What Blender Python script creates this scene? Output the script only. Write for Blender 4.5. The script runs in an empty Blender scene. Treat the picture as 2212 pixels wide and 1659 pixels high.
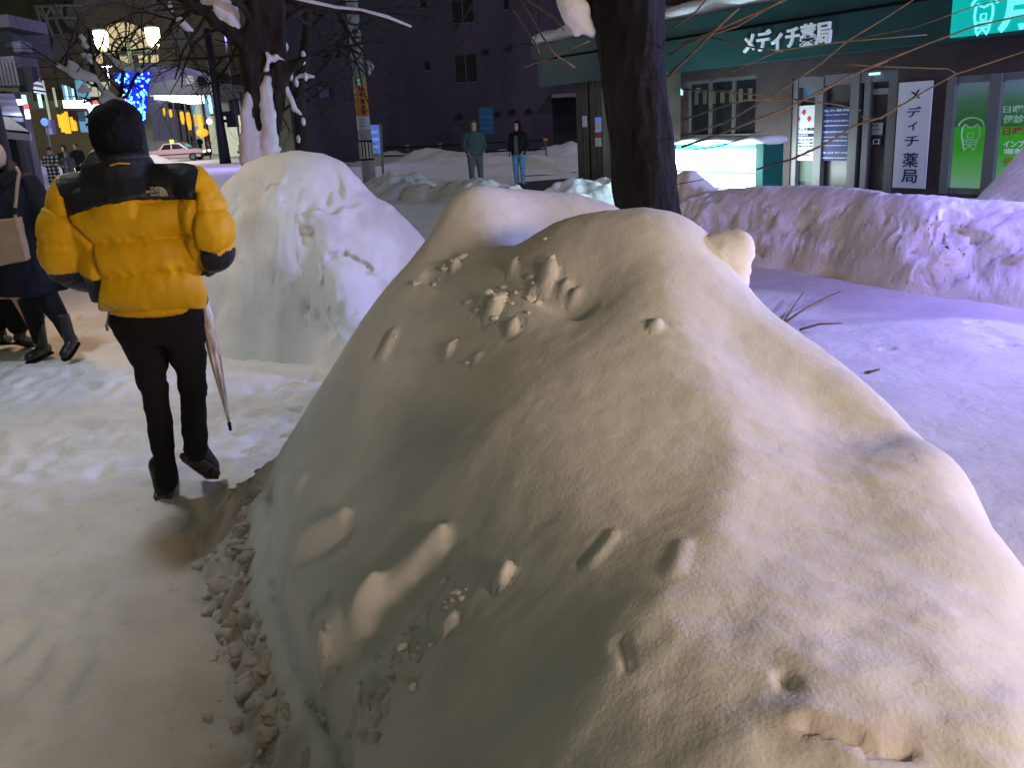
import bpy, math, random
import numpy as np
from math import sin, cos, tan, pi, radians, sqrt, hypot, atan2
random.seed(7); RNG = np.random.RandomState(11)
S = bpy.context.scene; COL = S.collection
# ------------------------------------------------------------------ camera
FPX = 1910.0; PITCH = radians(16.6); ROLL = radians(3.27); EYE = 1.7
fw = np.array([0, cos(PITCH), -sin(PITCH)]); r0 = np.array([1., 0, 0]); u0 = np.array([0, sin(PITCH), cos(PITCH)])
cR = cos(ROLL)*r0 - sin(ROLL)*u0; cU = sin(ROLL)*r0 + cos(ROLL)*u0; CAM = np.array([0, 0, EYE])
from mathutils import Matrix, Vector
cd = bpy.data.cameras.new('camera'); cam = bpy.data.objects.new('camera', cd); COL.objects.link(cam)
cd.sensor_width = 36; cd.lens = 36*FPX/2212; cd.clip_start = 0.05; cd.clip_end = 1500
M = Matrix.Identity(4)
for i in range(3):
    M[i][0] = cR[i]; M[i][1] = cU[i]; M[i][2] = -fw[i]; M[i][3] = CAM[i]
cam.matrix_world = M; S.camera = cam
def ray(u, v): return fw*FPX + (u-1106)*cR - (v-829.5)*cU
def gnd(u, v, z=0.):                       # a measured point on a level plane
    d = ray(u, v); return CAM + d*((z-EYE)/d[2])
def at(u, v, y):                           # a measured point at a distance
    d = ray(u, v); return CAM + d*(y/d[1])
def proj(p):
    d = np.asarray(p, float)-CAM; k = FPX/(d@fw); return 1106+k*(d@cR), 829.5-k*(d@cU)
# ------------------------------------------------------------------ world, light, exposure
W = bpy.data.worlds.new('World'); S.world = W; W.use_nodes = True
bg = W.node_tree.nodes['Background']; bg.inputs[0].default_value = (0.94, 0.95, 0.68, 1); bg.inputs[1].default_value = 0.066
S.view_settings.view_transform = 'Standard'; S.view_settings.look = 'None'; S.view_settings.exposure = 0; S.view_settings.gamma = 1
# lamps inferred from the light, the rest added to brighten: (position, watts, colour, source radius)
LAMPS = [((11.0, 5.6, 3.2), 3400, (0.47, 0.52, 1.0), .35),      # violet lamp over the road
         ((4.4, -1.0, 2.4), 560, (1.0, 0.76, 0.58), .5),       # warm lamp behind on the right
         ((-3.6, -2.6, 3.8), 18, (.92, 1.0, 0.76), .5),        # weak greenish fill lamp added behind on the left
         ((-4.6, 8.6, 3.3), 150, (1.0, 0.58, 0.28), .25), ((-3.5, 5.5, 5.2), 370, (.82, .90, .98), .5), ((4.8, 6.2, 2.3), 360, (.30, .23, 1.0), .3), ((2.3, -1.25, 1.95), 235, (1.0, .72, .54), .3),  # amber lamp, then white, deep violet and peach lamps added to lift the snow
         ((9.0, 27.5, 6.5), 750, (.86, .84, 1.0), .3), ((-14.0, 50.0, 7.0), 2600, (.50, .42, 1.0), .3), ((-27.0, 66.0, 6.5), 3600, (.95, .85, .85), .3), ((-17.5, 33.0, 6.0), 520, (.80, .84, 1.0), .3), ((8.0, 38.0, 8.0), 800, (.66, .58, 1.0), .3), ((-33.0, 78.0, 6.5), 6500, (1.0, .84, .58), .3)]       # far lamps added to brighten the distant street
# ------------------------------------------------------------------ materials
def mat(name, col, rough=.7, metal=0, var=0., scale=8., bump=0., bscale=30., emit=None, estr=0., alpha=None, trans=0., spec=.3, col2=None, stretch=None, detail=6):
    m = bpy.data.materials.new(name); m.use_nodes = True; nt = m.node_tree; N = nt.nodes; L = nt.links
    b = N['Principled BSDF']; b.inputs['Roughness'].default_value = rough; b.inputs['Metallic'].default_value = metal
    b.inputs['Base Color'].default_value = (*col, 1); b.inputs['Specular IOR Level'].default_value = spec
    if trans: b.inputs['Transmission Weight'].default_value = trans
    if emit: b.inputs['Emission Color'].default_value = (*emit, 1); b.inputs['Emission Strength'].default_value = estr
    tc = None
    if var or bump or col2:
        tc = N.new('ShaderNodeTexCoord'); out = tc.outputs['Object']
        if stretch:
            mp = N.new('ShaderNodeMapping'); mp.inputs['Scale'].default_value = stretch; L.new(out, mp.inputs[0]); out = mp.outputs[0]
    if var or col2:
        n = N.new('ShaderNodeTexNoise'); n.inputs['Scale'].default_value = scale; n.inputs['Detail'].default_value = detail; L.new(out, n.inputs['Vector'])
        r = N.new('ShaderNodeValToRGB'); L.new(n.outputs['Fac'], r.inputs[0])
        c2 = col2 if col2 else tuple(c*(1-var) for c in col)
        c1 = col if col2 else tuple(min(1, c*(1+var)) for c in col)
        r.color_ramp.elements[0].position = .35; r.color_ramp.elements[1].position = .65
        r.color_ramp.elements[0].color = (*c2, 1); r.color_ramp.elements[1].color = (*c1, 1); L.new(r.outputs[0], b.inputs['Base Color'])
    if bump:
        n2 = N.new('ShaderNodeTexNoise'); n2.inputs['Scale'].default_value = bscale; n2.inputs['Detail'].default_value = 8; L.new(out, n2.inputs['Vector'])
        bp = N.new('ShaderNodeBump'); bp.inputs['Strength'].default_value = 1; bp.inputs['Distance'].default_value = bump
        L.new(n2.outputs['Fac'], bp.inputs['Height']); L.new(bp.outputs[0], b.inputs['Normal'])
    return m
def snow_mat(name, col=(.80, .80, .80), dirt_dark=(.30, .22, .15), bump=.012, bscale=9., spk=.15):
    """snow: a vertex layer 'dirt' marks dirty and darkened snow, noise adds specks and grain"""
    m = bpy.data.materials.new(name); m.use_nodes = True; nt = m.node_tree; N = nt.nodes; L = nt.links
    b = N['Principled BSDF']; b.inputs['Roughness'].default_value = .75; b.inputs['Specular IOR Level'].default_value = .2
    b.inputs['Subsurface Weight'].default_value = .0
    tc = N.new('ShaderNodeTexCoord')
    n = N.new('ShaderNodeTexNoise'); n.inputs['Scale'].default_value = 2.3; n.inputs['Detail'].default_value = 9; n.inputs['Roughness'].default_value = .62; L.new(tc.outputs['Object'], n.inputs['Vector'])
    r = N.new('ShaderNodeValToRGB'); L.new(n.outputs['Fac'], r.inputs[0])
    r.color_ramp.elements[0].position = .3; r.color_ramp.elements[1].position = .7
    r.color_ramp.elements[0].color = (*[c*.88 for c in col], 1); r.color_ramp.elements[1].color = (*[min(.92, c*1.06) for c in col], 1)
    n3 = N.new('ShaderNodeTexNoise'); n3.inputs['Scale'].default_value = 14; n3.inputs['Detail'].default_value = 7; n3.inputs['Roughness'].default_value = .7; L.new(tc.outputs['Object'], n3.inputs['Vector'])
    r3 = N.new('ShaderNodeValToRGB'); L.new(n3.outputs['Fac'], r3.inputs[0]); r3.color_ramp.elements[0].position = .57; r3.color_ramp.elements[1].position = .75
    at_ = N.new('ShaderNodeAttribute'); at_.attribute_name = 'dirt_dark'
    ml = N.new('ShaderNodeMath'); ml.operation = 'MULTIPLY_ADD'; L.new(r3.outputs[0], ml.inputs[0]); ml.inputs[1].default_value = spk
    L.new(at_.outputs['Fac'], ml.inputs[2]); ml.use_clamp = True
    mx = N.new('ShaderNodeMixRGB'); L.new(ml.outputs[0], mx.inputs[0]); L.new(r.outputs[0], mx.inputs[1]); mx.inputs[2].default_value = (*dirt_dark, 1)
    L.new(mx.outputs[0], b.inputs['Base Color'])
    n2 = N.new('ShaderNodeTexNoise'); n2.inputs['Scale'].default_value = bscale; n2.inputs['Detail'].default_value = 10; n2.inputs['Roughness'].default_value = .6; L.new(tc.outputs['Object'], n2.inputs['Vector'])
    bp = N.new('ShaderNodeBump'); bp.inputs['Distance'].default_value = bump; L.new(n2.outputs['Fac'], bp.inputs['Height'])
    n4 = N.new('ShaderNodeTexNoise'); n4.inputs['Scale'].default_value = 110; n4.inputs['Detail'].default_value = 4; L.new(tc.outputs['Object'], n4.inputs['Vector'])
    b2 = N.new('ShaderNodeBump'); b2.inputs['Distance'].default_value = .0012; L.new(n4.outputs['Fac'], b2.inputs['Height']); L.new(bp.outputs[0], b2.inputs['Normal']); L.new(b2.outputs[0], b.inputs['Normal'])
    return m
def emis(name, col, s): return mat(name, tuple(c*.5 for c in col), .5, emit=col, estr=s)
M_ = {}
M_['snow'] = snow_mat('mound_snow', (.80, .80, .78), dirt_dark=(.40, .27, .19), bump=.005, bscale=10)
M_['snow2'] = snow_mat('bank_snow', (.84, .84, .84), dirt_dark=(.24, .20, .14), bump=.03, bscale=7)
M_['ground'] = snow_mat('packed_snow', (.78, .78, .77), dirt_dark=(.38, .31, .25), bump=.010, bscale=16, spk=.35)
M_['cap'] = mat('clinging_snow', (.82, .82, .85), .8, bump=.02, bscale=9)
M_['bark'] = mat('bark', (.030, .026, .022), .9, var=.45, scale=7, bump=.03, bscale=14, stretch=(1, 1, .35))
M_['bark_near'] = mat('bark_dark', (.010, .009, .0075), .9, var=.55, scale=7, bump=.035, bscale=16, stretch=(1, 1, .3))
M_['twig'] = mat('twig_bark', (.17, .125, .07), .8, var=.3, scale=20)
M_['skin'] = mat('skin', (.50, .28, .18), .55)
M_['hair'] = mat('black_hair', (.008, .008, .010), .75, bump=.008, bscale=60, spec=.1, stretch=(1, 1, .4))
M_['yellow'] = mat('yellow_nylon', (.70, .385, .005), .55, var=.10, scale=5, bump=.010, bscale=13, spec=.25, stretch=(1, 1, .55))
M_['black_cloth'] = mat('black_cloth', (.012, .012, .014), .85, bump=.003, bscale=90, spec=.15)
M_['black_nylon'] = mat('black_nylon', (.014, .015, .020), .55, bump=.004, bscale=40, spec=.3)
M_['navy'] = mat('navy_coat', (.006, .0065, .013), .85, bump=.006, bscale=30)
M_['rubber'] = mat('black_rubber', (.018, .020, .022), .38, spec=.5)
M_['shoe'] = mat('shoe_leather', (.012, .012, .014), .4, bump=.003, bscale=80)
M_['sole'] = mat('shoe_sole', (.12, .10, .085), .7, col2=(.02, .02, .02), scale=60, bump=.006, bscale=50)
M_['beige'] = mat('beige_knit', (.52, .40, .28), .9, bump=.01, bscale=80)
M_['tan'] = mat('tan_canvas', (.30, .21, .13), .8, bump=.004, bscale=80)
M_['grey_cloth'] = mat('grey_cloth', (.085, .10, .10), .9)
M_['teal_cloth'] = mat('teal_cloth', (.045, .075, .07), .9)
M_['jeans'] = mat('blue_jeans', (.13, .26, .42), .9, var=.2, scale=12)
M_['white_cloth'] = mat('white_print', (.55, .55, .55), .8)
M_['clear'] = mat('clear_vinyl', (.50, .51, .58), .22, var=.45, scale=40, bump=.006, bscale=60, spec=.8, stretch=(1, 1, .2))
M_['pinkish'] = mat('coppery_sheen', (.62, .50, .48), .3, metal=.3)
M_['concrete'] = mat('pole_concrete', (.26, .28, .27), .85, var=.2, scale=4, bump=.004, bscale=40)
M_['darkpole'] = mat('dark_painted_steel', (.035, .04, .06), .5)
M_['greenpole'] = mat('green_painted_steel', (.05, .09, .075), .45)
M_['black'] = mat('matt_black', (.01, .01, .012), .8)
M_['glass'] = mat('dark_glass', (.012, .014, .02), .12, spec=.6)
M_['frame'] = mat('grey_aluminium', (.15, .15, .16), .5, metal=.3)
M_['wall_dark'] = mat('mauve_render', (.062, .054, .078), .9, var=.22, scale=.5, bump=.01, bscale=2, stretch=(1, 1, .35), detail=10)
M_['tile_wall'] = mat('beige_tile', (.125, .105, .082), .8, var=.10, scale=.8)
M_['seam'] = mat('wall_joint', (.05, .04, .03), .9)
M_['green'] = mat('green_fascia', (.012, .062, .060), .5, var=.1, scale=1)
M_['brown_pil'] = mat('brown_pillar_cladding', (.085, .075, .058), .7, var=.15, scale=3)
M_['brown_wall'] = mat('brown_wall', (.058, .044, .046), .85, var=.15, scale=2)
M_['soffit'] = mat('dark_soffit', (.022, .020, .034), .9)
M_['door_glass'] = mat('pharmacy_door_glass', (.07, .065, .065), .2, spec=.5, var=.3, scale=1.2)
M_['white'] = mat('white_panel', (.62, .64, .72), .5)
M_['white_l'] = mat('white_letters', (.72, .75, .80), .5, emit=(.8, .9, 1), estr=.12)
M_['navy_ink'] = mat('navy_ink', (.018, .018, .12), .6)
M_['ink'] = mat('black_ink', (.02, .02, .03), .7)
M_['red'] = mat('red_ink', (.45, .04, .05), .6)
M_['tealglow'] = emis('lit_teal_sign', (.0, .50, .46), .75)
M_['cyan_l'] = emis('lit_cyan_letters', (.15, .85, .88), .95)
M_['lightbox'] = emis('lightbox_face', (.86, 1., 1.), 12)
M_['lightbox2'] = emis('lightbox_edge', (.10, .55, .65), .7)
M_['lamp'] = emis('lamp_glass', (1.0, 1.0, .55), 16)
M_['lamphalo'] = emis('lamp_bowl', (.8, .75, .35), .9)
M_['cream'] = emis('lit_fanlight', (.75, .62, .33), .75)
M_['orange_l'] = emis('lit_banner', (1.0, .50, .03), .95)
M_['white_lit'] = emis('white_tube', (.95, .98, 1.), 4)
M_['cyan_lit'] = emis('cyan_tube', (.45, .85, 1.), 1.6)
M_['red_lit'] = emis('red_light', (1., .10, .10), 1.5)
M_['shopglow'] = emis('lit_shop', (.55, .62, .45), .55)
M_['blueglow'] = emis('blue_lit_front', (.14, .32, .50), .8)
M_['led'] = emis('blue_led', (.03, .12, 1.0), 7)
M_['led2'] = emis('pale_led', (.12, .5, 1.0), 6)
M_['bluenet'] = emis('lit_blue_net', (.006, .006, .55), .55)
M_['orange'] = mat('orange_wrap', (.50, .20, .03), .6)
M_['greens'] = mat('green_sticker', (.10, .28, .08), .6)
M_['refl'] = mat('reflective_strip', (.45, .43, .33), .4)
M_['hydrant'] = mat('red_hydrant', (.30, .02, .03), .5)
M_['bluebox'] = mat('blue_panel', (.10, .20, .55), .6, emit=(.12, .22, .8), estr=.45)
M_['poster_green'] = mat('green_poster', (.05, .28, .03), .5)
M_['pinkcar'] = mat('pale_pink_paint', (.48, .34, .36), .35, spec=.5)
M_['tyre'] = mat('tyre_rubber', (.012, .012, .013), .8)
M_['headl'] = emis('headlight_lens', (1, .95, .8), 6)
M_['goldrail'] = mat('yellow_cap', (.5, .28, .03), .5)
M_['roofblue'] = mat('blue_grey_roof', (.055, .055, .12), .7)
M_['navybeam'] = mat('navy_beam', (.012, .020, .035), .6)
M_['greyarch'] = mat('grey_arch_cladding', (.12, .12, .14), .8)
M_['plaid'] = None
def gradient_mat():
    """printed poster: pale at both ends, saturated green in the middle"""
    m = bpy.data.materials.new('green_gradient_print'); m.use_nodes = True; nt = m.node_tree; N = nt.nodes; L = nt.links; b = N['Principled BSDF']
    tc = N.new('ShaderNodeTexCoord'); sp = N.new('ShaderNodeSeparateXYZ'); L.new(tc.outputs['Generated'], sp.inputs[0])
    r = N.new('ShaderNodeValToRGB'); L.new(sp.outputs['Z'], r.inputs[0]); e = r.color_ramp.elements
    e[0].position = 0; e[0].color = (.22, .42, .34, 1); e[1].position = 1; e[1].color = (.12, .18, .25, 1)
    for p, c in ((.18, (.12, .36, .12)), (.40, (.03, .30, .01)), (.585, (.03, .33, .02)), (.60, (.02, .11, .02)), (.80, (.04, .12, .06))):
        x = e.new(p); x.color = (*c, 1)
    L.new(r.outputs[0], b.inputs['Base Color']); L.new(r.outputs[0], b.inputs['Emission Color']); b.inputs['Emission Strength'].default_value = .45
    b.inputs['Roughness'].default_value = .4
    return m
M_['posterg'] = gradient_mat()
def plaid_mat():
    m = bpy.data.materials.new('black_white_plaid'); m.use_nodes = True; nt = m.node_tree; N = nt.nodes; L = nt.links; b = N['Principled BSDF']
    tc = N.new('ShaderNodeTexCoord'); sp = N.new('ShaderNodeSeparateXYZ'); L.new(tc.outputs['Object'], sp.inputs[0]); outs = []
    for ax in ('X', 'Z'):
        a = N.new('ShaderNodeMath'); a.operation = 'MULTIPLY'; L.new(sp.outputs[ax], a.inputs[0]); a.inputs[1].default_value = 8
        f = N.new('ShaderNodeMath'); f.operation = 'FRACT'; L.new(a.outputs[0], f.inputs[0])
        g = N.new('ShaderNodeMath'); g.operation = 'GREATER_THAN'; L.new(f.outputs[0], g.inputs[0]); g.inputs[1].default_value = .5; outs.append(g)
    s = N.new('ShaderNodeMath'); s.operation = 'ADD'; L.new(outs[0].outputs[0], s.inputs[0]); L.new(outs[1].outputs[0], s.inputs[1])
    h = N.new('ShaderNodeMath'); h.operation = 'MULTIPLY'; L.new(s.outputs[0], h.inputs[0]); h.inputs[1].default_value = .5
    r = N.new('ShaderNodeValToRGB'); L.new(h.outputs[0], r.inputs[0]); r.color_ramp.elements[0].color = (.012, .012, .02, 1); r.color_ramp.elements[1].color = (.6, .6, .65, 1)
    x = r.color_ramp.elements.new(.5); x.color = (.08, .08, .10, 1); L.new(r.outputs[0], b.inputs['Base Color']); b.inputs['Roughness'].default_value = .9
    return m
M_['plaid'] = plaid_mat()
# ------------------------------------------------------------------ mesh helpers
def V3(*a): return np.array(a, float)
def unit(v): v = np.asarray(v, float); return v/(np.linalg.norm(v)+1e-12)
class MB:
    def __init__(s): s.v = []; s.f = []
    def add(s, vs, fs):
        o = len(s.v); s.v += [tuple(map(float, p)) for p in vs]; s.f += [tuple(i+o for i in f) for f in fs]; return s
    def frame_box(s, o, ax, ay, az):           # corner + three edge vectors
        o, ax, ay, az = map(lambda q: np.asarray(q, float), (o, ax, ay, az))
        P = [o+i*ax+j*ay+k*az for k in (0, 1) for j in (0, 1) for i in (0, 1)]
        F = [(0, 2, 3, 1), (4, 5, 7, 6), (0, 1, 5, 4), (2, 6, 7, 3), (0, 4, 6, 2), (1, 3, 7, 5)]
        if np.dot(np.cross(ax, ay), az) < 0: F = [f[::-1] for f in F]
        return s.add(P, F)
    def box(s, c, size, rz=0):
        ex = V3(cos(rz), sin(rz), 0)*size[0]; ey = V3(-sin(rz), cos(rz), 0)*size[1]; ez = V3(0, 0, size[2])
        return s.frame_box(np.asarray(c, float)-(ex+ey+ez)/2, ex, ey, ez)
    def loft(s, rings, cap=True):              # rings: (centre, vecA, vecB[, power])
        n = 20; P = []
        for R_ in rings:
            c, a, b = map(lambda q: np.asarray(q, float), R_[:3]); p = R_[3] if len(R_) > 3 else 1.
            for k in range(n):
                t = 2*pi*k/n; ct, st = cos(t), sin(t)
                P.append(c+a*np.sign(ct)*abs(ct)**p+b*np.sign(st)*abs(st)**p)
        F = []
        for i in range(len(rings)-1):
            for k in range(n):
                F.append((i*n+k, i*n+(k+1) % n, (i+1)*n+(k+1) % n, (i+1)*n+k))
        if cap: F.append(tuple(range(n))[::-1]); F.append(tuple((len(rings)-1)*n+k for k in range(n)))
        return s.add(P, F)
    def tube(s, pts, rad, n=8, round_=False):
        pts = [np.asarray(p, float) for p in pts]
        if not hasattr(rad, '__len__'): rad = [rad]*len(pts)
        rad = list(rad)
        if round_:
            d0 = unit(pts[1]-pts[0]); d1 = unit(pts[-1]-pts[-2]); a, b = rad[0], rad[-1]; p0, p1 = pts[0], pts[-1]
            pre = [(p0-d0*a*q, a*w) for q, w in ((.98, .2), (.8, .6), (.45, .89))]; post = [(p1+d1*b*q, b*w) for q, w in ((.45, .89), (.8, .6), (.98, .2))]
            pts = [p for p, _ in pre]+pts+[p for p, _ in post]; rad = [r for _, r in pre]+rad+[r for _, r in post]
        up = None; P = []
        for i, p in enumerate(pts):
            t = unit(pts[min(i+1, len(pts)-1)]-pts[max(i-1, 0)])
            if up is None: up = unit(np.cross(t, V3(0, 0, 1) if abs(t[2]) < .9 else V3(1, 0, 0)))
            up = unit(up-t*(up@t)); sd = np.cross(t, up)
            for k in range(n):
                a = 2*pi*k/n; P.append(p+(up*cos(a)+sd*sin(a))*rad[i])
        F = [(i*n+k, i*n+(k+1) % n, (i+1)*n+(k+1) % n, (i+1)*n+k) for i in range(len(pts)-1) for k in range(n)]
        F.append(tuple(range(n))[::-1]); F.append(tuple((len(pts)-1)*n+k for k in range(n)))
        return s.add(P, F)
    def ball(s, c, r, n=12, m=8):
        c = np.asarray(c, float); r = np.asarray(r if hasattr(r, '__len__') else (r, r, r), float)
        return s.loft([(c+V3(0, 0, r[2]*sin(t)), V3(r[0]*cos(t), 0, 0), V3(0, r[1]*cos(t), 0)) for t in np.linspace(-1.5, 1.5, m)])
    def prism(s, poly, d):                     # poly: list of 3D points, d: extrusion vector
        n = len(poly); d = np.asarray(d, float); P = [np.asarray(p, float) for p in poly]
        return s.add(P+[p+d for p in P], [tuple(range(n))[::-1], tuple(range(n, 2*n))]+[(i, (i+1) % n, n+(i+1) % n, n+i) for i in range(n)])
    def build(s, name, m, parent=None, smooth=False, org=None):
        o0 = np.array(parent.get('_org', (0, 0, 0))) if parent is not None else (np.asarray(org, float) if org is not None else np.zeros(3))
        me = bpy.data.meshes.new(name); vv = np.array(s.v)-o0; me.from_pydata(vv.tolist(), [], s.f)
        return link_mesh(name, me, m, parent, smooth, o0)
def link_mesh(name, me, m, parent, smooth, o0):
    if m is not None:
        for q in (m if isinstance(m, (list, tuple)) else [m]): me.materials.append(q)
    if smooth: me.polygons.foreach_set('use_smooth', [True]*len(me.polygons))
    o = bpy.data.objects.new(name, me); COL.objects.link(o)
    if parent is not None: o.parent = parent
    else: o.location = tuple(o0)
    return o
ORG = {}
def thing(name, label, cat, loc=(0, 0, 0), group=None):
    o = bpy.data.objects.new(name, None); COL.objects.link(o); o.location = tuple(loc); o.empty_display_size = .1
    o['label'] = label; o['category'] = cat; o['_org'] = [float(x) for x in loc]
    if group: o['group'] = group
    return o
def sub(o, parent):                            # a part under a part keeps the thing's origin
    o['_org'] = list(parent['_org']); return o
def tag(o, label, cat, group=None):
    o['label'] = label; o['category'] = cat
    if group: o['group'] = group
    return o
def vox(mb, size, it=4, fac=.6):
    me = bpy.data.meshes.new('tmp'); me.from_pydata(mb.v, [], mb.f); o = bpy.data.objects.new('tmp', me); COL.objects.link(o)
    r = o.modifiers.new('r', 'REMESH'); r.mode = 'VOXEL'; r.voxel_size = size
    s_ = o.modifiers.new('s', 'SMOOTH'); s_.factor = fac; s_.iterations = it
    dg = bpy.context.evaluated_depsgraph_get(); m2 = bpy.data.meshes.new_from_object(o.evaluated_get(dg))
    n = len(m2.vertices); v = np.empty(n*3); m2.vertices.foreach_get('co', v); no = np.empty(n*3); m2.vertices.foreach_get('normal', no)
    f = [tuple(p.vertices) for p in m2.polygons]
    bpy.data.objects.remove(o); bpy.data.meshes.remove(me); bpy.data.meshes.remove(m2)
    return v.reshape(-1, 3), no.reshape(-1, 3), f
def from_np(name, v, f, m, parent=None, smooth=True):
    mb = MB(); mb.v = [tuple(p) for p in v]; mb.f = f; return mb.build(name, m, parent, smooth)
def part_faces(v, f, keep):                    # faces whose centre passes keep(centre array)
    F = [q for q, k in zip(f, keep) if k]; idx = {}; V = []
    out = []
    for q in F:
        t = []
        for i in q:
            if i not in idx: idx[i] = len(V); V.append(v[i])
            t.append(idx[i])
        out.append(tuple(t))
    return np.array(V), out
def text_mesh(txt, name, m, parent, o, xd, zd, h, depth=.02, bold=0., width=None):
    """lettering standing on a surface: o = lower-left corner, h = cap height, width = total width"""
    c = bpy.data.curves.new('t', 'FONT'); c.body = txt; c.size = 1; c.extrude = .5; c.offset = bold; c.resolution_u = 3
    ob = bpy.data.objects.new('t', c); COL.objects.link(ob); dg = bpy.context.evaluated_depsgraph_get()
    me = bpy.data.meshes.new_from_object(ob.evaluated_get(dg)); bpy.data.objects.remove(ob)
    n = len(me.vertices); v = np.empty(n*3); me.vertices.foreach_get('co', v); v = v.reshape(-1, 3)
    x0, x1 = v[:, 0].min(), v[:, 0].max(); y0, y1 = v[:, 1].min(), v[:, 1].max(); k = h/(y1-y0); kx = k if width is None else width/(x1-x0)
    xd = np.asarray(xd, float); zd = np.asarray(zd, float); nd = unit(np.cross(xd, zd))
    w = np.asarray(o)+np.outer((v[:, 0]-x0)*kx, xd)+np.outer((v[:, 1]-y0)*k, zd)+np.outer((v[:, 2]+.5)*depth, nd)
    f = [tuple(p.vertices) for p in me.polygons]; bpy.data.meshes.remove(me)
    mb = MB(); mb.add(w, f); return mb.build(name, m, parent)
def pieces(mb, name, m, parent):
    """every separate lump of snow becomes a part of its own"""
    par = list(range(len(mb.v)))
    def fd(i):
        while par[i] != i: par[i] = par[par[i]]; i = par[i]
        return i
    for q in mb.f:
        a = fd(q[0])
        for i in q[1:]: par[fd(i)] = a
    grp = {}
    for q in mb.f: grp.setdefault(fd(q[0]), []).append(q)
    for fs in grp.values():
        ix = sorted({i for q in fs for i in q}); mp = {i: k for k, i in enumerate(ix)}; o = MB(); o.v = [mb.v[i] for i in ix]; o.f = [tuple(mp[i] for i in q) for q in fs]; o.build(name, m, parent, True)
def as_mb(v, f): o = MB(); o.v = [tuple(p) for p in v]; o.f = list(f); return o
# ------------------------------------------------------------------ noise
def vnoise(x, y, seed=0):
    xi = np.floor(x).astype(int); yi = np.floor(y).astype(int); fx = x-xi; fy = y-yi
    def h(a, b):
        n = (a*374761393+b*668265263+seed*1442695041) & 0xffffffff
        n = ((n ^ (n >> 13))*1274126177) & 0xffffffff; return ((n ^ (n >> 16)) & 0xffff)/65535.
    sx = fx*fx*(3-2*fx); sy = fy*fy*(3-2*fy)
    return ((h(xi, yi)*(1-sx)+h(xi+1, yi)*sx)*(1-sy)+(h(xi, yi+1)*(1-sx)+h(xi+1, yi+1)*sx)*sy)*2-1
def fbm(x, y, f0, oct=4, seed=0, gain=.5):
    r = 0; a = 1
    for i in range(oct): r = r+a*vnoise(x*f0, y*f0, seed+i*17); f0 *= 2.03; a *= gain
    return r
def sstep(a, b, x): t = np.clip((x-a)/(b-a), 0, 1); return t*t*(3-2*t)
class TPS:
    def __init__(s, P, lam=.002):
        P = np.array(P); s.c = P[:, :2]; n = len(P); d = np.linalg.norm(s.c[:, None]-s.c[None], axis=2)
        K = np.where(d > 0, d*d*np.log(d+1e-9), 0)+lam*np.eye(n); Q = np.c_[np.ones(n), s.c]
        A = np.block([[K, Q], [Q.T, np.zeros((3, 3))]]); s.w = np.linalg.solve(A, np.r_[P[:, 2], 0, 0, 0])
    def __call__(s, x, y):
        x = np.asarray(x, float); y = np.asarray(y, float); r = s.w[-3]+s.w[-2]*x+s.w[-1]*y
        for i, (a, b) in enumerate(s.c):
            d2 = (x-a)**2+(y-b)**2+1e-12; r = r+s.w[i]*.5*d2*np.log(d2)
        return r
def grid_mesh(name, X, Y, Z, m, dirt_dark=None, cut=-.03, extra=None):
    ny, nx = X.shape; idx = np.arange(nx*ny).reshape(ny, nx)
    q = np.stack([idx[:-1, :-1], idx[:-1, 1:], idx[1:, 1:], idx[1:, :-1]], -1).reshape(-1, 4)
    Zf = Z.ravel(); keep = (Zf[q].max(1) > cut) if cut is not None else np.ones(len(q), bool); q = q[keep]
    used = np.unique(q); mp = -np.ones(nx*ny, int); mp[used] = np.arange(len(used)); q = mp[q]
    v = np.stack([X.ravel(), Y.ravel(), Zf], 1)[used]; d = (dirt_dark.ravel()[used] if dirt_dark is not None else np.zeros(len(used)))
    vl = v.tolist(); fl = q.tolist()
    if extra:
        for ev, ef, ed in extra:
            o = len(vl); vl += [list(p) for p in ev]; fl += [[i+o for i in f] for f in ef]; d = np.r_[d, np.full(len(ev), ed)]
    me = bpy.data.meshes.new(name); me.from_pydata(vl, [], fl)
    a = me.attributes.new('dirt_dark', 'FLOAT', 'POINT'); a.data.foreach_set('value', d.astype(np.float32))
    me.materials.append(m); me.polygons.foreach_set('use_smooth', [True]*len(me.polygons))
    o = bpy.data.objects.new(name, me); COL.objects.link(o); return o
def seg_dist(x, y, pts):
    best = np.full(x.shape, 9.); 
    for (ax, ay), (bx, by) in zip(pts[:-1], pts[1:]):
        dx, dy = bx-ax, by-ay; t = np.clip(((x-ax)*dx+(y-ay)*dy)/(dx*dx+dy*dy), 0, 1)
        best = np.minimum(best, np.hypot(x-ax-t*dx, y-ay-t*dy))
    return best
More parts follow.
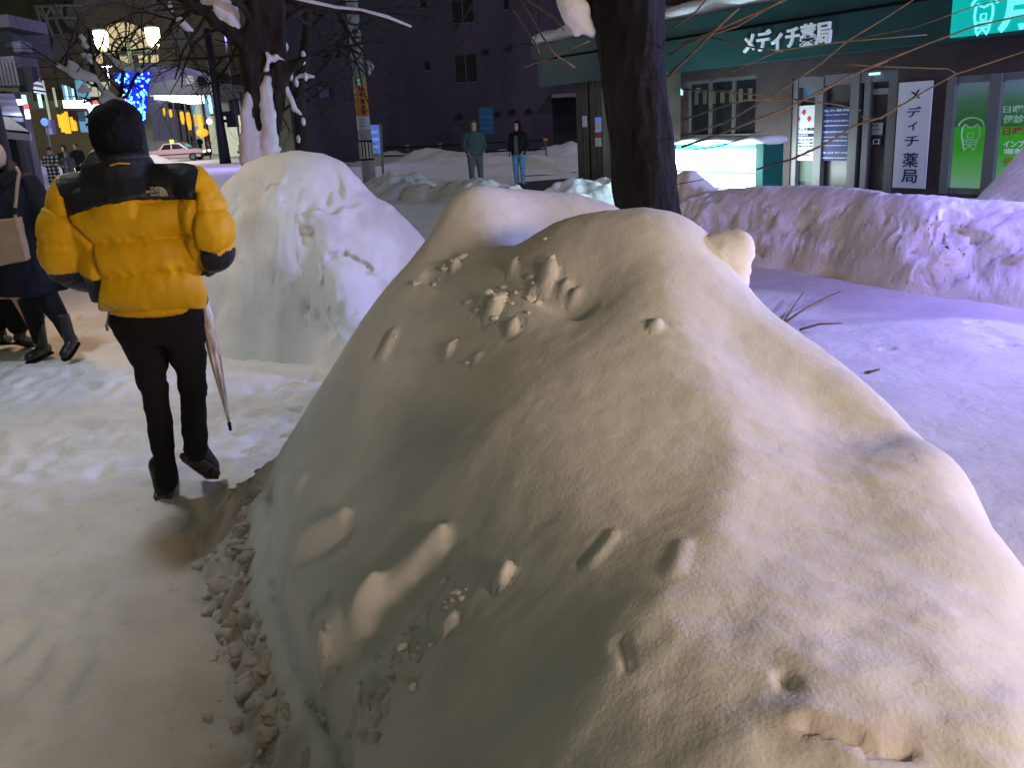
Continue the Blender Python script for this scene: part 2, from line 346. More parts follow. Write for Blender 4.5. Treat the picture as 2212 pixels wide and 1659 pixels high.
# ================================================================== GROUND
def smooth_axis(a, b, fine0, fine1, h, growth=1.08):
    xs = list(np.arange(fine0, fine1+h, h)); st = h
    while xs[-1] < b: st *= growth; xs.append(xs[-1]+st)
    st = h
    while xs[0] > a: st *= growth; xs.insert(0, xs[0]-st)
    return np.array(xs)
gx = smooth_axis(-400, 400, -5.2, 5.5, .035); gy = smooth_axis(-60, 900, 1.6, 9.5, .035)
GX, GY = np.meshgrid(gx, gy)
def ground_z(x, y):
    near = np.exp(-np.maximum(0, np.hypot(x, y-4)-8)/10)
    walk = sstep(.4, -.6, x+.3*(y-4))                      # trodden pavement left of the mounds
    z = near*(.010*fbm(x, y, 2.2, 4, 3)+.022*(walk*.8+.15)*np.minimum(0, fbm(x, y, 5.5, 3, 9))+.03*fbm(x, y, .6, 2, 5))
    rough = np.exp(-((x+1.25)/.55)**2-((y-5.3)/1.1)**2)    # kicked-up snow beside the second mound
    z = z+rough*.028*fbm(x, y, 6.5, 3, 21)
    tracks = np.exp(-((x-4.9)/1.6)**2-((y-6.0)/.5)**2)      # small prints on the road snow
    z = z-tracks*.03*sstep(.45, .7, vnoise(x*9, y*5, 77))
    far = sstep(14, 24, y)*sstep(48, 34, y)
    z = z+far*.05*fbm(x, y, .5, 4, 31)
    hill = sstep(84, 118, y)*5.0*sstep(-60, -45, x)*sstep(-12, -24, x)   # the street climbing away past the car
    return z+hill
GZ = ground_z(GX, GY)
fr_ = random.Random(9)
def dent(x, y, a, L, w, dep):
    i0, i1 = np.searchsorted(gy, [y-.3, y+.3]); j0, j1 = np.searchsorted(gx, [x-.3, x+.3]); sl = (slice(i0, i1), slice(j0, j1)); X = GX[sl]-x; Y = GY[sl]-y
    p = (X*cos(a)+Y*sin(a))/L; q = (-X*sin(a)+Y*cos(a))/w; d = np.sqrt(p*p+q*q); GZ[sl] += -dep*np.exp(-d**4)+dep*.45*np.exp(-((d-1.35)/.35)**2)
for k in range(460):
    y = fr_.uniform(1.8, 9.3); x = fr_.uniform(-5, -.2)-.18*(y-5); dent(x, y, 1.9+fr_.gauss(0, .3)+(pi if fr_.random() < .5 else 0), .14, .055, fr_.uniform(.008, .022))
for k in range(150):
    y = fr_.gauss(5.1, .8); x = -1.25+fr_.gauss(0, .3); dent(x, y, fr_.uniform(0, pi), fr_.uniform(.05, .13), fr_.uniform(.04, .06), fr_.uniform(.008, .025))
for k in range(26): dent(fr_.gauss(4.4, .7), fr_.gauss(5.6, .35), .2, .07, .035, .03)
gd = .06*sstep(.2, .9, fbm(GX, GY, 1.7, 4, 44))*sstep(.5, -.8, GX)+.20*np.exp(-((GX+1.3)/.5)**2-((GY-5.0)/1.0)**2)*sstep(.1, .7, fbm(GX, GY, 5, 3, 61))
_b = [tuple(gnd(*p)[:2]) for p in [(400, 1120), (400, 1250), (400, 1400), (430, 1560), (470, 1750)]]; gd = gd+(.34+.16*fbm(GX, GY, 4, 3, 62))*np.exp(-(seg_dist(GX, GY, _b)/.24)**2)
ground = grid_mesh('ground', GX, GY, GZ, M_['ground'], gd, None); ground['kind'] = 'structure'
# dark cleared paving in front of the pharmacy
# ================================================================== SNOW MOUND (nearest)
sil = [(2330, 1400, 1.55), (2212, 1240, 1.75), (2150, 1140, 1.95), (2108, 1040, 2.1), (2000, 955, 2.3), (1900, 850, 2.5), (1760, 740, 2.75), (1640, 650, 3.0), (1585, 575, 3.1), (1530, 505, 3.15), (1470, 465, 3.2),
       (1390, 450, 3.2), (1280, 464, 3.25), (1200, 480, 3.28)]
sil2 = [(1340, 452, 4.0), (1250, 422, 4.05), (1130, 408, 4.0), (1020, 412, 3.9), (960, 440, 3.8), (932, 490, 3.7), (922, 520, 3.6)]
sil3 = [(840, 610, 3.55), (770, 705, 3.5), (720, 790, 3.45), (660, 885, 3.4), (605, 975, 3.4), (555, 1030, 3.45), (490, 1068, 3.6)]
inn = [(1200, 600, 2.95), (1400, 600, 2.82), (1000, 620, 3.22), (1100, 560, 3.2), (950, 560, 3.5), (1100, 750, 2.75), (1400, 800, 2.42), (1620, 800, 2.5), (1650, 1050, 1.98), (1780, 880, 2.38), (1905, 960, 2.22), (1300, 1000, 2.1), (1000, 1000, 2.35),
       (800, 1000, 2.75), (700, 1100, 2.7), (600, 1200, 2.7), (900, 1250, 2.15), (1200, 1300, 1.72), (1500, 1300, 1.58), (1800, 1300, 1.5), (2100, 1400, 1.38), (700, 1400, 2.18), (900, 1500, 1.75), (1200, 1600, 1.35), (1500, 1600, 1.22),
       (1800, 1600, 1.15), (2150, 1600, 1.12), (750, 1640, 1.82), (900, 800, 3.0), (1900, 1150, 1.78), (1060, 480, 3.62)]
base = [(405, 1108), (425, 1200), (430, 1300), (455, 1400), (480, 1500), (500, 1659), (540, 1900)]
CP = []
for s_, dd, dz in ((sil, .30, .16), (sil2, .3, .25), (sil3, .40, .30)):
    s_ = [tuple(x) for p, q in zip(s_[:-1], s_[1:]) for x in (np.array(p, float), (np.array(p)+np.array(q))/2.)]+[s_[-1]]
    for (u, v, y) in s_:
        p = at(u, v, y); CP.append(p); q = at(u, v, y+dd); CP.append(V3(q[0], q[1], max(q[2]-dz, -.12)))
CP += [at(*p) for p in inn]+[gnd(*p)-V3(0, 0, .02) for p in base]
CP += [V3(-1.1, 1.1, -.05), V3(0, .75, .42), V3(.8, .72, .5), V3(-.4, 1.1, .25), V3(1.8, .9, .2), V3(0, .35, -.1), V3(1, .3, -.1), V3(2.2, 2.2, -.1), V3(1.9, 3.4, -.15), V3(1.2, 4.2, -.1), V3(.2, 4.9, -.1), V3(-1.3, 4.4, -.1), V3(2.3, 1.2, -.1), V3(-1.6, 2.5, -.2), V3(-2, 3.6, -.2)]
tps = TPS(CP, .005)
mx = np.arange(-2.0, 2.6, .013); my = np.arange(.35, 5.0, .013); MX, MY = np.meshgrid(mx, my)
MZ0 = tps(MX, MY); MZ = np.clip(MZ0, -.2, 1.6)
def surf(u, v):                            # where a photo ray meets the mound
    d = ray(u, v); d = d/d[1]
    for y in np.arange(.9, 4.6, .02):
        p = CAM+d*y
        i = int((p[1]-my[0])/.013); j = int((p[0]-mx[0])/.013)
        if 0 <= i < len(my) and 0 <= j < len(mx) and p[2] <= MZ[i, j]: return p[0], p[1]
    p = CAM+d*3.; return p[0], p[1]
def spts(l): return [surf(*p) for p in l]
crack = spts([(583, 1040), (586, 1078), (590, 1174), (599, 1237), (620, 1308), (645, 1384), (674, 1455), (703, 1509), (733, 1563), (745, 1618), (753, 1700)])
dc = seg_dist(MX, MY, crack); cx = np.interp(MY, [p[1] for p in crack[::-1]], [p[0] for p in crack[::-1]])
leftof = sstep(.02, -.02, MX-cx)*sstep(3.55, 3.3, MY)
MZ = MZ-.085*np.exp(-(dc/.022)**2)-.04*leftof*sstep(.5, 0, dc)
def ridge(l, w, h):
    global MZ
    MZ = MZ+h*np.exp(-(seg_dist(MX, MY, spts(l))/w)**4)
ridge([(648, 1196), (742, 1140)], .024, .042); ridge([(622, 1232), (690, 1205), (752, 1166)], .020, -.035)
ridge([(705, 1395), (745, 1365), (783, 1340)], .062, .060); ridge([(783, 1340), (845, 1288), (887, 1243), (940, 1198)], .042, .050)
ridge([(733, 1480), (783, 1422), (845, 1368), (887, 1325), (950, 1240)], .055, -.035)
ridge([(1278, 1228), (1320, 1180)], .016, .010); ridge([(1262, 1222), (1300, 1180)], .016, -.008)
ridge([(1455, 1275), (1475, 1225)], .02, .008); ridge([(600, 1120), (650, 1060)], .028, .022)
ridge([(830, 780), (850, 735)], .02, .015); ridge([(812, 770), (835, 728)], .02, -.015)
ridge([(930, 600), (990, 612), (1060, 628), (1130, 618), (1200, 642), (1262, 655)], .035, -.028)
ridge([(1735, 1592), (1800, 1612), (1860, 1620)], .012, -.016); ridge([(1880, 1625), (1960, 1640)], .012, -.014)
ridge([(1340, 1430), (1360, 1490)], .010, -.010); ridge([(1690, 1470), (1705, 1490)], .012, -.012)
def chunk(x, y, r, h, sq=.6, ang=0, el=1.3, base=None):
    """a clod sitting on the surface: raises the field, never piles on another clod"""
    global MZ
    i = np.searchsorted(my, y); j = np.searchsorted(mx, x); k = int(r*el*1.6/.013)+2
    sl = (slice(max(0, i-k), i+k), slice(max(0, j-k), j+k))
    if MZ[sl].size == 0: return
    X = MX[sl]-x; Y = MY[sl]-y; a = (X*cos(ang)+Y*sin(ang))/(r*el); b = (-X*sin(ang)+Y*cos(ang))/r
    d = (abs(a)**2.6+abs(b)**2.6)**(1/2.6); bump = h*np.where(d < 1, (1-np.clip(d, 0, 1)**3)**sq, 0)
    if base is None: MZ[sl] = MZ[sl]+bump-.25*h*np.exp(-((d-1.15)/.15)**2)
    else: MZ[sl] = np.where(d < 1.05, np.maximum(MZ[sl], base[sl]+bump), MZ[sl])
for (u, v, r, h, an) in [(982, 583, .022, .03, 1.3), (1108, 587, .022, .03, 1.3), (1185, 625, .034, .045, 1.0), (1154, 641, .018, .022, .5), (1051, 652, .024, .032, .6), (1070, 683, .034, .04, 1.1), (1108, 713, .024, .032, 1.2), (971, 771, .020, .026, 1),
                         (1030, 776, .014, .014, 1), (1418, 729, .022, .018, 1), (1088, 1258, .024, .035, 1.1), (971, 1367, .022, .03, .3), (950, 1275, .02, .022, .3), (1222, 610, .018, .02, 0), (1240, 632, .016, .018, 0),
                         (700, 1310, .02, .02, 0), (675, 1350, .02, .02, .5), (690, 1430, .018, .03, .5), (700, 1460, .02, .03, 1.2), (765, 1585, .03, .04, 1.2), (790, 1530, .03, .025, 1)]:
    x, y = surf(u, v); chunk(x, y, r, h, ang=an)
# broken clods along the pavement edge, left of the crack
dirt_dark = np.zeros_like(MZ)
band = sstep(.0, -.07, MX-cx)*sstep(3.75, 3.4, MY)*sstep(-.02, .05, MZ+.02)
MZ = MZ+band*(.022*fbm(MX, MY, 4.5, 3, 81)); MZb = MZ.copy()
rr = random.Random(3)
MZ = MZ+band*(.026*fbm(MX, MY, 12, 3, 8)+.012*np.abs(fbm(MX, MY, 20, 2, 83)))
dirt_dark = dirt_dark+band*sstep(-.07, -.14, MX-cx)*(.55+.30*fbm(MX, MY, 9, 3, 12))
# rubble right of the hollow, and trodden patch at the near right
rl = seg_dist(MX, MY, spts([(1430, 640), (1480, 740), (1560, 880), (1600, 1020), (1560, 1160), (1440, 1330), (1330, 1480)])); MZ = MZ+.040*np.exp(-np.abs(rl/.17)**1.6)
hx, hy = surf(1265, 650); MZ = MZ-.050*np.exp(-((MX-hx)**2+(MY-hy)**2)/.15**2)
reg = np.zeros_like(MZ)
for (u, v, w) in [(880, 1450, .16), (960, 1350, .12), (820, 1560, .14), (800, 1620, .14)]:
    x, y = surf(u, v); reg = np.maximum(reg, np.exp(-((MX-x)**2+(MY-y)**2)/w**2))
MZ = MZ+reg*.010*fbm(MX, MY, 22, 3, 15)
reg2 = np.zeros_like(MZ)
for (u, v, w) in [(1500, 1500, .3), (1700, 1600, .3), (1900, 1450, .25), (1400, 1620, .25), (2000, 1650, .3)]:
    x, y = surf(u, v); reg2 = np.maximum(reg2, np.exp(-((MX-x)**2+(MY-y)**2)/w**2))
MZ = MZ+reg2*.011*fbm(MX, MY, 5, 3, 19)
rightside = sstep(.35, .8, MX+.12*(3.2-MY))
sa, sb = MX*.45+MY*.9, MX*.9-MY*.45
MZ = MZ+rightside*(.0024*fbm(sa*2.6, sb*.8, 11, 3, 25)+.009*fbm(MX, MY, 3.5, 2, 26))*sstep(.0, .2, MZ)                     # wind-pitted right flank
MZ = MZ+.008*fbm(MX, MY, 3.0, 2, 6)+.0016*fbm(MX, MY, 16, 4, 7, .6)
MZ = np.where(MZ < .0, MZ-.03, MZ)
dirt_dark = dirt_dark+.35*np.exp(-(seg_dist(MX, MY, spts([(1735, 1600), (1960, 1640)]))/.05)**2)+.18*np.exp(-(seg_dist(MX, MY, spts([(960, 560), (1250, 600)]))/.12)**2)  # darker along the near right crack and below the rear lobe
lump = MB(); p0 = at(1578, 540, 3.08); lump.tube([at(1530, 545, 3.08), at(1560, 540, 3.08), at(1592, 540, 3.06)], [.06, .075, .066], 14, True)
lump.tube([at(1585, 560, 3.08), at(1575, 610, 3.05)], [.06, .07], 12, True)
lv, ln, lf = vox(lump, .012, 6)
lv = lv+ln*(.006*fbm(lv[:, 0]+lv[:, 2], lv[:, 1]+lv[:, 2], 20, 2))[:, None]
def lumpy(c, r, el, sq, rr):
    """one broken clod: a squarish, dented ball"""
    a1, a2 = rr.uniform(0, pi), rr.uniform(-.5, .5); nn, mm_ = 13, 9; V = []; sd = rr.randint(0, 9999)
    for i in range(mm_):
        t = -pi/2+pi*i/(mm_-1)
        for k in range(nn):
            p = V3(cos(t)*cos(2*pi*k/nn), cos(t)*sin(2*pi*k/nn), sin(t)); p = np.sign(p)*np.abs(p)**.62
            V.append(p)
    V = np.array(V); V = V*(1+.46*vnoise(V[:, 0]*1.6+5, V[:, 1]*1.6+V[:, 2]*1.3, sd)+.22*vnoise(V[:, 0]*4+5, V[:, 1]*4+V[:, 2]*3, sd+1))[:, None]*V3(el, 1, sq)*r
    Rz = np.array([[cos(a1), -sin(a1), 0], [sin(a1), cos(a1), 0], [0, 0, 1]]); Rx = np.array([[cos(a2), 0, sin(a2)], [0, 1, 0], [-sin(a2), 0, cos(a2)]])
    F = [(i*nn+k, i*nn+(k+1) % nn, (i+1)*nn+(k+1) % nn, (i+1)*nn+k) for i in range(mm_-1) for k in range(nn)]
    return V@Rx.T@Rz.T+np.asarray(c), F
def hgt(x, y): i = min(max(int((y-my[0])/.013), 0), len(my)-1); j = min(max(int((x-mx[0])/.013), 0), len(mx)-1); return MZ[i, j]
EX = [(lv, lf, 0.)]; rr = random.Random(3); cy_ = [p[1] for p in crack[::-1]]; cxs = [p[0] for p in crack[::-1]]
for k in range(330):
    y = rr.uniform(1.55, 3.7); x = float(np.interp(y, cy_, cxs))-.08-abs(rr.gauss(0, .125)); r = rr.choice([.006, .009, .012, .016, .022, .028, .036])*rr.uniform(.7, 1.15)
    z = max(hgt(x, y), .0); EX.append(lumpy((x, y, z-r*.34), r, rr.uniform(1, 2.2), rr.uniform(.45, .75), rr)+(rr.uniform(.25, .6),))
for (u, v, w_, n_, q) in [(1100, 640, .16, 40, .010), (960, 590, .08, 12, .010), (900, 1400, .10, 50, .010), (960, 1300, .07, 25, .010), (800, 1580, .10, 40, .012), (700, 1440, .05, 16, .012), (850, 780, .12, 10, .006)]:
    x0, y0 = surf(u, v)
    for k in range(n_):
        x, y = x0+rr.gauss(0, w_*.6), y0+rr.gauss(0, w_*.5); r = q*rr.choice([.5, .8, 1, 1.5]); EX.append(lumpy((x, y, hgt(x, y)), r, rr.uniform(1, 1.8), .7, rr)+(max(0, rr.uniform(-.3, .3)),))
mound = grid_mesh('snow_mound', MX, MY, MZ, M_['snow'], np.clip(dirt_dark, 0, .8), -.03, EX)
tag(mound, 'huge nearest shovelled snow mound filling the foreground, with broken clods along its left foot', 'snow mound', 'snow mounds along the pavement')
# ================================================================== SECOND MOUND
def mound_from(name, sil, inn, base, hid, bounds, h, m, fn=None, lam=.001, dd=.5, dz=.5, maxz=2.5):
    CP = []; sil = [tuple(x) for p, q in zip(sil[:-1], sil[1:]) for x in (np.array(p, float), (np.array(p)*2+np.array(q))/3., (np.array(p)+np.array(q)*2)/3.)]+[sil[-1]]
    for (u, v, y) in sil:
        p = at(u, v, y); CP.append(p); q = at(u, v, y+dd); CP.append(V3(q[0], q[1], max(q[2]-dz, -.1)))
    CP += [at(*p) for p in inn]+[gnd(*p)-V3(0, 0, .03) for p in base]+[V3(*p) for p in hid]
    t = TPS(CP, lam); X, Y = np.meshgrid(np.arange(bounds[0], bounds[1], h), np.arange(bounds[2], bounds[3], h)); Z = np.clip(t(X, Y), -.2, maxz); d = np.zeros_like(Z)
    dx = dy = 0*Z
    if fn:
        r_ = fn(X, Y, Z); Z, d = r_[:2]
        if len(r_) > 2: dx, dy = r_[2:]
    return grid_mesh(name, X+dx, Y+dy, Z, m, np.clip(d, 0, .9), -.03)
def f2(X, Y, Z):
    face = sstep(.05, .3, Z)*sstep(1.5, 1.2, Z)
    q = fbm(X*1.0, Z*1.0+Y*.4, 3.6, 4, 40)
    Z = Z+face*(.022*q-.05*sstep(.35, .6, fbm(X+3, Z+Y*.5, 3.6, 3, 41))*sstep(-.9, -1.2, X))+.006*fbm(X, Y, 6, 3, 42)+.003*fbm(X, Y, 25, 2, 43)
    side = face*sstep(-.7, -1.1, X); pit = sstep(.22, .45, fbm(X*1.1+2, Z, 3.2, 4, 52)); dy = side*(.055*pit-.03*fbm(X, Z, 4, 4, 53)-.014*np.abs(fbm(X, Z, 9, 3, 55))); dx = side*(-.015*fbm(Y, Z, 5, 3, 54))
    return Z, .22*sstep(.3, .8, fbm(X, Z, 4, 3, 50))*face, dx, dy
sil_b = [(470, 418, 7.6), (500, 385, 7.6), (530, 352, 7.6), (575, 335, 7.55), (640, 325, 7.5), (700, 332, 7.5), (745, 352, 7.5), (775, 388, 7.5), (800, 415, 7.5), (845, 440, 7.5), (880, 480, 7.5), (925, 525, 7.5), (990, 590, 7.5)]
inn_b = [(640, 380, 7.25), (560, 420, 7.25), (700, 420, 7.2), (600, 480, 7.0), (560, 540, 6.98), (500, 470, 7.3), (590, 600, 6.88), (520, 650, 6.95), (700, 560, 6.85), (800, 560, 7.05), (820, 480, 7.3), (720, 660, 6.62), (600, 700, 6.80), (480, 640, 7.2), (440, 560, 7.5), (760, 470, 7.2), (860, 600, 7.1), (800, 670, 6.75), (900, 690, 6.9)]
base_b = [(440, 790), (500, 772), (560, 770), (620, 775), (680, 790), (720, 830), (400, 760)]
hid_b = [(-3.3, 8.6, -.1), (-2.4, 9.3, -.1), (-1, 9.0, -.1), (0, 8.5, -.1), (.1, 6.6, -.05), (.6, 7.6, -.1), (-.7, 5.9, -.05), (-3.6, 8.0, -.1)]
m2 = mound_from('snow_mound', sil_b, inn_b, base_b, hid_b, (-4.0, 1.0, 5.6, 9.6), .022, M_['snow'], f2)
tag(m2, 'tall steep snow mound right behind the yellow jacket, its right face lit lavender', 'snow mound', 'snow mounds along the pavement')
# ================================================================== ROADSIDE SNOW BANK (right)
def f3(X, Y, Z):
    face = sstep(.03, .18, Z)*sstep(.78, .55, Z)
    Z = Z+face*(.040*fbm(X*1.3, Y+Z, 5.5, 4, 60)-.055*sstep(.25, .5, fbm(X*1.5, Y*.8+Z, 6.5, 3, 61)))+.014*fbm(X, Y, 1.6, 3, 62)+.007*fbm(X, Y, 16, 3, 63)
    low = sstep(.42, .1, Z)*sstep(2.6, 3.6, X)
    q = fbm(X, Z*1.1, 4.2, 4, 67); pit = sstep(.18, .42, fbm(X+7, Z*1.2, 5.5, 3, 68)); dy = face*(.09*pit-.045*q-.022*fbm(X, Z, 11, 3, 69)-.03*np.abs(fbm(X, Z, 8, 2, 71))); dx = face*.04*fbm(X, Z, 5, 3, 70)
    return Z, (.03*low+.24*low*sstep(-.2, .4, fbm(X, Z, 6, 3, 64)))+.18*face*pit*sstep(-.2, .3, fbm(X, Z, 5, 2, 66)), dx, dy
sil_c = [(1250, 452, 10.9), (1330, 444, 10.7), (1400, 436, 10.5), (1450, 430, 10.3), (1500, 425, 10.0), (1580, 408, 10.1), (1660, 404, 10.1), (1755, 402, 9.9), (1850, 408, 9.6), (1930, 418, 9.4), (2010, 428, 9.2), (2080, 440, 9.0), (2150, 443, 8.7), (2230, 445, 8.4), (2350, 440, 8.1)]
base_c = [(1470, 560), (1540, 562), (1600, 568), (1700, 578), (1800, 595), (1900, 622), (2000, 640), (2100, 650), (2212, 665), (2350, 690), (1430, 545), (1330, 535), (1230, 530)]
inn_c = []; _s = list(sil_c); sil_c = []
for (u, v, y) in _s:
    vb = float(np.interp(u, [b_[0] for b_ in sorted(base_c)], [b_[1] for b_ in sorted(base_c)])); yb = gnd(u, vb)[1]; k_ = .85+.25*sstep(1900, 2200, u)
    sil_c.append((u, v, yb+k_)); inn_c += [(u, vb+(v-vb)*.38, yb+.14), (u, vb+(v-vb)*.72, yb+.34)]
hid_c = [(.2, 11.3, -.15), (.2, 10.2, -.15), (1.2, 11.8, -.1), (2.2, 11.6, -.1), (4, 11.6, -.1), (6, 11, -.1), (7.5, 9.6, .3)]
bk = mound_from('snow_bank', sil_c, inn_c, base_c, hid_c, (.1, 8.4, 6.3, 12.2), .026, M_['snow2'], f3, dd=.9, dz=.55)
tag(bk, 'long ploughed snow bank with pitted dirty face across the road, below the pharmacy', 'snow bank')
sil_d = [(2075, 452, 10.6), (2110, 425, 10.6), (2150, 385, 10.6), (2190, 340, 10.6), (2240, 280, 10.6), (2330, 200, 10.6)]
hp = mound_from('snow_heap', sil_d, [(2180, 420, 10.2), (2260, 380, 10.0), (2330, 330, 9.9), (2240, 445, 9.8)], [], [(4.9, 10.5, .1), (5.2, 11.8, -.1), (6, 12.6, 0), (8, 12.6, .6), (8.5, 10, 1.6), (5.2, 9.9, .5), (7.2, 9.2, .6)], (4.8, 8.6, 9.0, 12.4), .05, M_['snow2'],
                lambda X, Y, Z: (Z+.03*fbm(X, Y, 2, 3, 70), 0*Z), dd=.5, dz=.4, maxz=3.2)
tag(hp, 'smooth tall heap of snow at the right edge, in front of the green posters', 'snow heap')
# low ridge of ploughed snow along the far kerb, catching the cyan glow
def ridge_heap(name, pts, w, hgt, seed, label, cat, h=.12, group=None, m=None):
    P = np.array([gnd(*p)[:2] for p in pts]); x0, y0 = P.min(0)-w*1.6; x1, y1 = P.max(0)+w*1.6
    X, Y = np.meshgrid(np.arange(x0, x1, h), np.arange(y0, y1, h)); d = seg_dist(X, Y, [tuple(p) for p in P])
    Z = hgt*np.exp(-(d/w)**2)*(1+.7*fbm(X, Y, .9/max(.5, w), 4, seed))-.06
    o = grid_mesh(name, X, Y, Z, m or M_['snow2'], 0*Z+.15*sstep(.3, .8, fbm(X, Y, 1.3, 3, seed+5)), -.02)
    tag(o, label, cat, group); return o
ridge_heap('snow_ridge', [(830, 420), (920, 425), (1020, 430), (1100, 432), (1200, 430), (1290, 425), (1400, 420)], .75, .42, 80, 'low lumpy snow ridge along the far kerb, tinted cyan by the light box', 'snow ridge', .07)
ridge_heap('snow_ridge', [(700, 350), (780, 352), (870, 350), (960, 356), (1040, 352)], 1.6, .45, 90, 'heaped grey snow around the foot of the concrete pole', 'snow ridge', .15)
ridge_heap('snow_ridge', [(880, 342), (1000, 338), (1120, 336), (1240, 332)], 1.3, .38, 95, 'snow pile along the foot of the dark building, behind the rail', 'snow ridge', .2)
ridge_heap('snow_ridge', [(440, 330), (480, 326), (520, 326), (545, 330)], 1.8, 1.4, 99, 'pale snow pile behind the slanting navy pole', 'snow ridge', .3)
ridge_heap('snow_ridge', [(1130, 372), (1200, 366), (1260, 362)], 1.0, .45, 101, 'low snow drift between the jeans wearer and the pharmacy pillars', 'snow ridge', .15)
ridge_heap('snow_ridge', [(60, 400), (150, 360), (330, 352)], 1.4, .5, 103, 'trampled violet snow ridge behind the plaid coat', 'snow ridge', .2)
# ================================================================== LAMPS inferred or added for their light, on made-up posts
def point(name, p, w, c, r, parent):
    l = bpy.data.lights.new(name, 'POINT'); l.energy = w; l.color = c; l.shadow_soft_size = r
    o = bpy.data.objects.new(name, l); COL.objects.link(o); o.parent = parent
    q = np.array(parent['_org']) if parent is not None else 0; o.location = tuple(np.asarray(p, float)-q); return o
lamp_lab = ['tall road lamp with violet glass right of the frame', 'low warm lamp post behind the camera on the right', 'greenish fill lamp added behind the camera on the left', 'low amber lamp post on the pavement beyond the navy coat', 'white lamp added over the pavement left of the navy coat', 'low deep violet lamp added over the road to tint the snow bank', 'peach lamp added just behind the camera on the right', 'tall lamp added over the cross street above the pharmacy corner', 'violet lamp added high over the road beyond the forked tree', 'pale lamp added over the crossing where the pink car drives', 'cool lamp added above the plaid coat beside the left shops', 'violet lamp added high before the dark building', 'amber white lamp added before the beige arcade building beyond the pink car']
for (p, w, c, r), lb in zip(LAMPS, lamp_lab):
    t = thing('street_lamp', lb, 'street lamp', (p[0], p[1], 0)); b = unit(V3(p[0], p[1], 0))*.5
    MB().tube([V3(p[0], p[1], 0)+b, V3(p[0], p[1], p[2]+.25)+b, V3(p[0], p[1], p[2]+.4)+b*.6, V3(p[0], p[1], p[2]+.38)], .05).build('pole', M_['darkpole'], t, True)
    MB().loft([(V3(p[0], p[1], p[2]+.42), V3(.06, 0, 0), V3(0, .06, 0)), (V3(p[0], p[1], p[2]+.34), V3(r+.05, 0, 0), V3(0, r+.05, 0))]).build('shade', M_['darkpole'], t)
    lo_ = point('light', p, w, c, r, t)
    if 'white lamp' in lb:                 # added white lamps: light narrowed to a cone that spares the mound face
        sp_ = bpy.data.lights.new('light', 'SPOT'); sp_.energy = w; sp_.color = c; sp_.shadow_soft_size = .3; sp_.spot_size = radians(96); sp_.spot_blend = .85; lo_.data = sp_
# ================================================================== PEOPLE
def limb(mb, pts, rad, n=12): mb.tube(pts, rad, n, True)
def hand(mb, wr, d, side, thumb, s=1.):
    """palm and five separate bent fingers from the wrist wr along d"""
    d = unit(d); side = unit(np.asarray(side)-d*np.dot(side, d)); up = np.cross(d, side)*thumb
    mb.loft([(wr, side*.026*s, up*.018*s), (wr+d*.03*s, side*.036*s, up*.016*s), (wr+d*.085*s, side*.040*s, up*.013*s)])
    for k, (o, L) in enumerate(((-.031, .062), (-.010, .072), (.011, .068), (.031, .054))):
        b = wr+d*.082*s+side*o*s; mb.tube([b, b+d*L*.45*s-up*.006*s, b+d*L*.8*s-up*.026*s, b+d*L*.9*s-up*.042*s], [.0095*s, .009*s, .0085*s, .007*s], 8, True)
    b = wr+d*.03*s-side*.034*s; mb.tube([b, b+d*.03*s-side*.026*s, b+d*.062*s-side*.03*s-up*.012*s], [.012*s, .0105*s, .008*s], 8, True)
def head_mesh(mb, c, fwd, s=1., neck_to=None):
    """skull, jaw, nose, ears; fwd = facing direction"""
    fwd = unit(fwd); rt = unit(np.cross(fwd, V3(0, 0, 1))); up = V3(0, 0, 1); c = np.asarray(c, float)
    R_ = [(c-up*.118*s+fwd*.035*s, rt*.028*s, fwd*.030*s), (c-up*.095*s+fwd*.030*s, rt*.050*s, fwd*.058*s), (c-up*.05*s+fwd*.012*s, rt*.066*s, fwd*.085*s), (c, rt*.074*s, fwd*.096*s), (c+up*.05*s-fwd*.004*s, rt*.074*s, fwd*.096*s), (c+up*.09*s-fwd*.008*s, rt*.058*s, fwd*.078*s), (c+up*.115*s-fwd*.01*s, rt*.026*s, fwd*.036*s)]
    mb.loft(R_)
    mb.tube([c+fwd*.088*s+up*.012*s, c+fwd*.112*s-up*.022*s, c+fwd*.094*s-up*.030*s], [.010*s, .014*s, .011*s], 8, True)
    mb.tube([c+fwd*.09*s-up*.062*s-rt*.02*s, c+fwd*.093*s-up*.062*s+rt*.02*s], .008*s, 8, True)
    for k in (-1, 1): mb.tube([c+rt*k*.074*s-up*.022*s-fwd*.006*s, c+rt*k*.082*s+up*.022*s-fwd*.016*s], [.010*s, .013*s], 8, True)
    if neck_to is not None: mb.tube([c-up*.06*s-fwd*.01*s, neck_to], [.055*s, .062*s], 12, True)
def eyes(c, fwd, s, parent):
    fwd = unit(fwd); rt = unit(np.cross(fwd, V3(0, 0, 1)))
    for k in (-1, 1): mb = MB(); mb.ball(c+fwd*.083*s+rt*k*.031*s+V3(0, 0, .012*s), (.013*s, .013*s, .009*s)); mb.build('eye', M_['black'], parent, True)
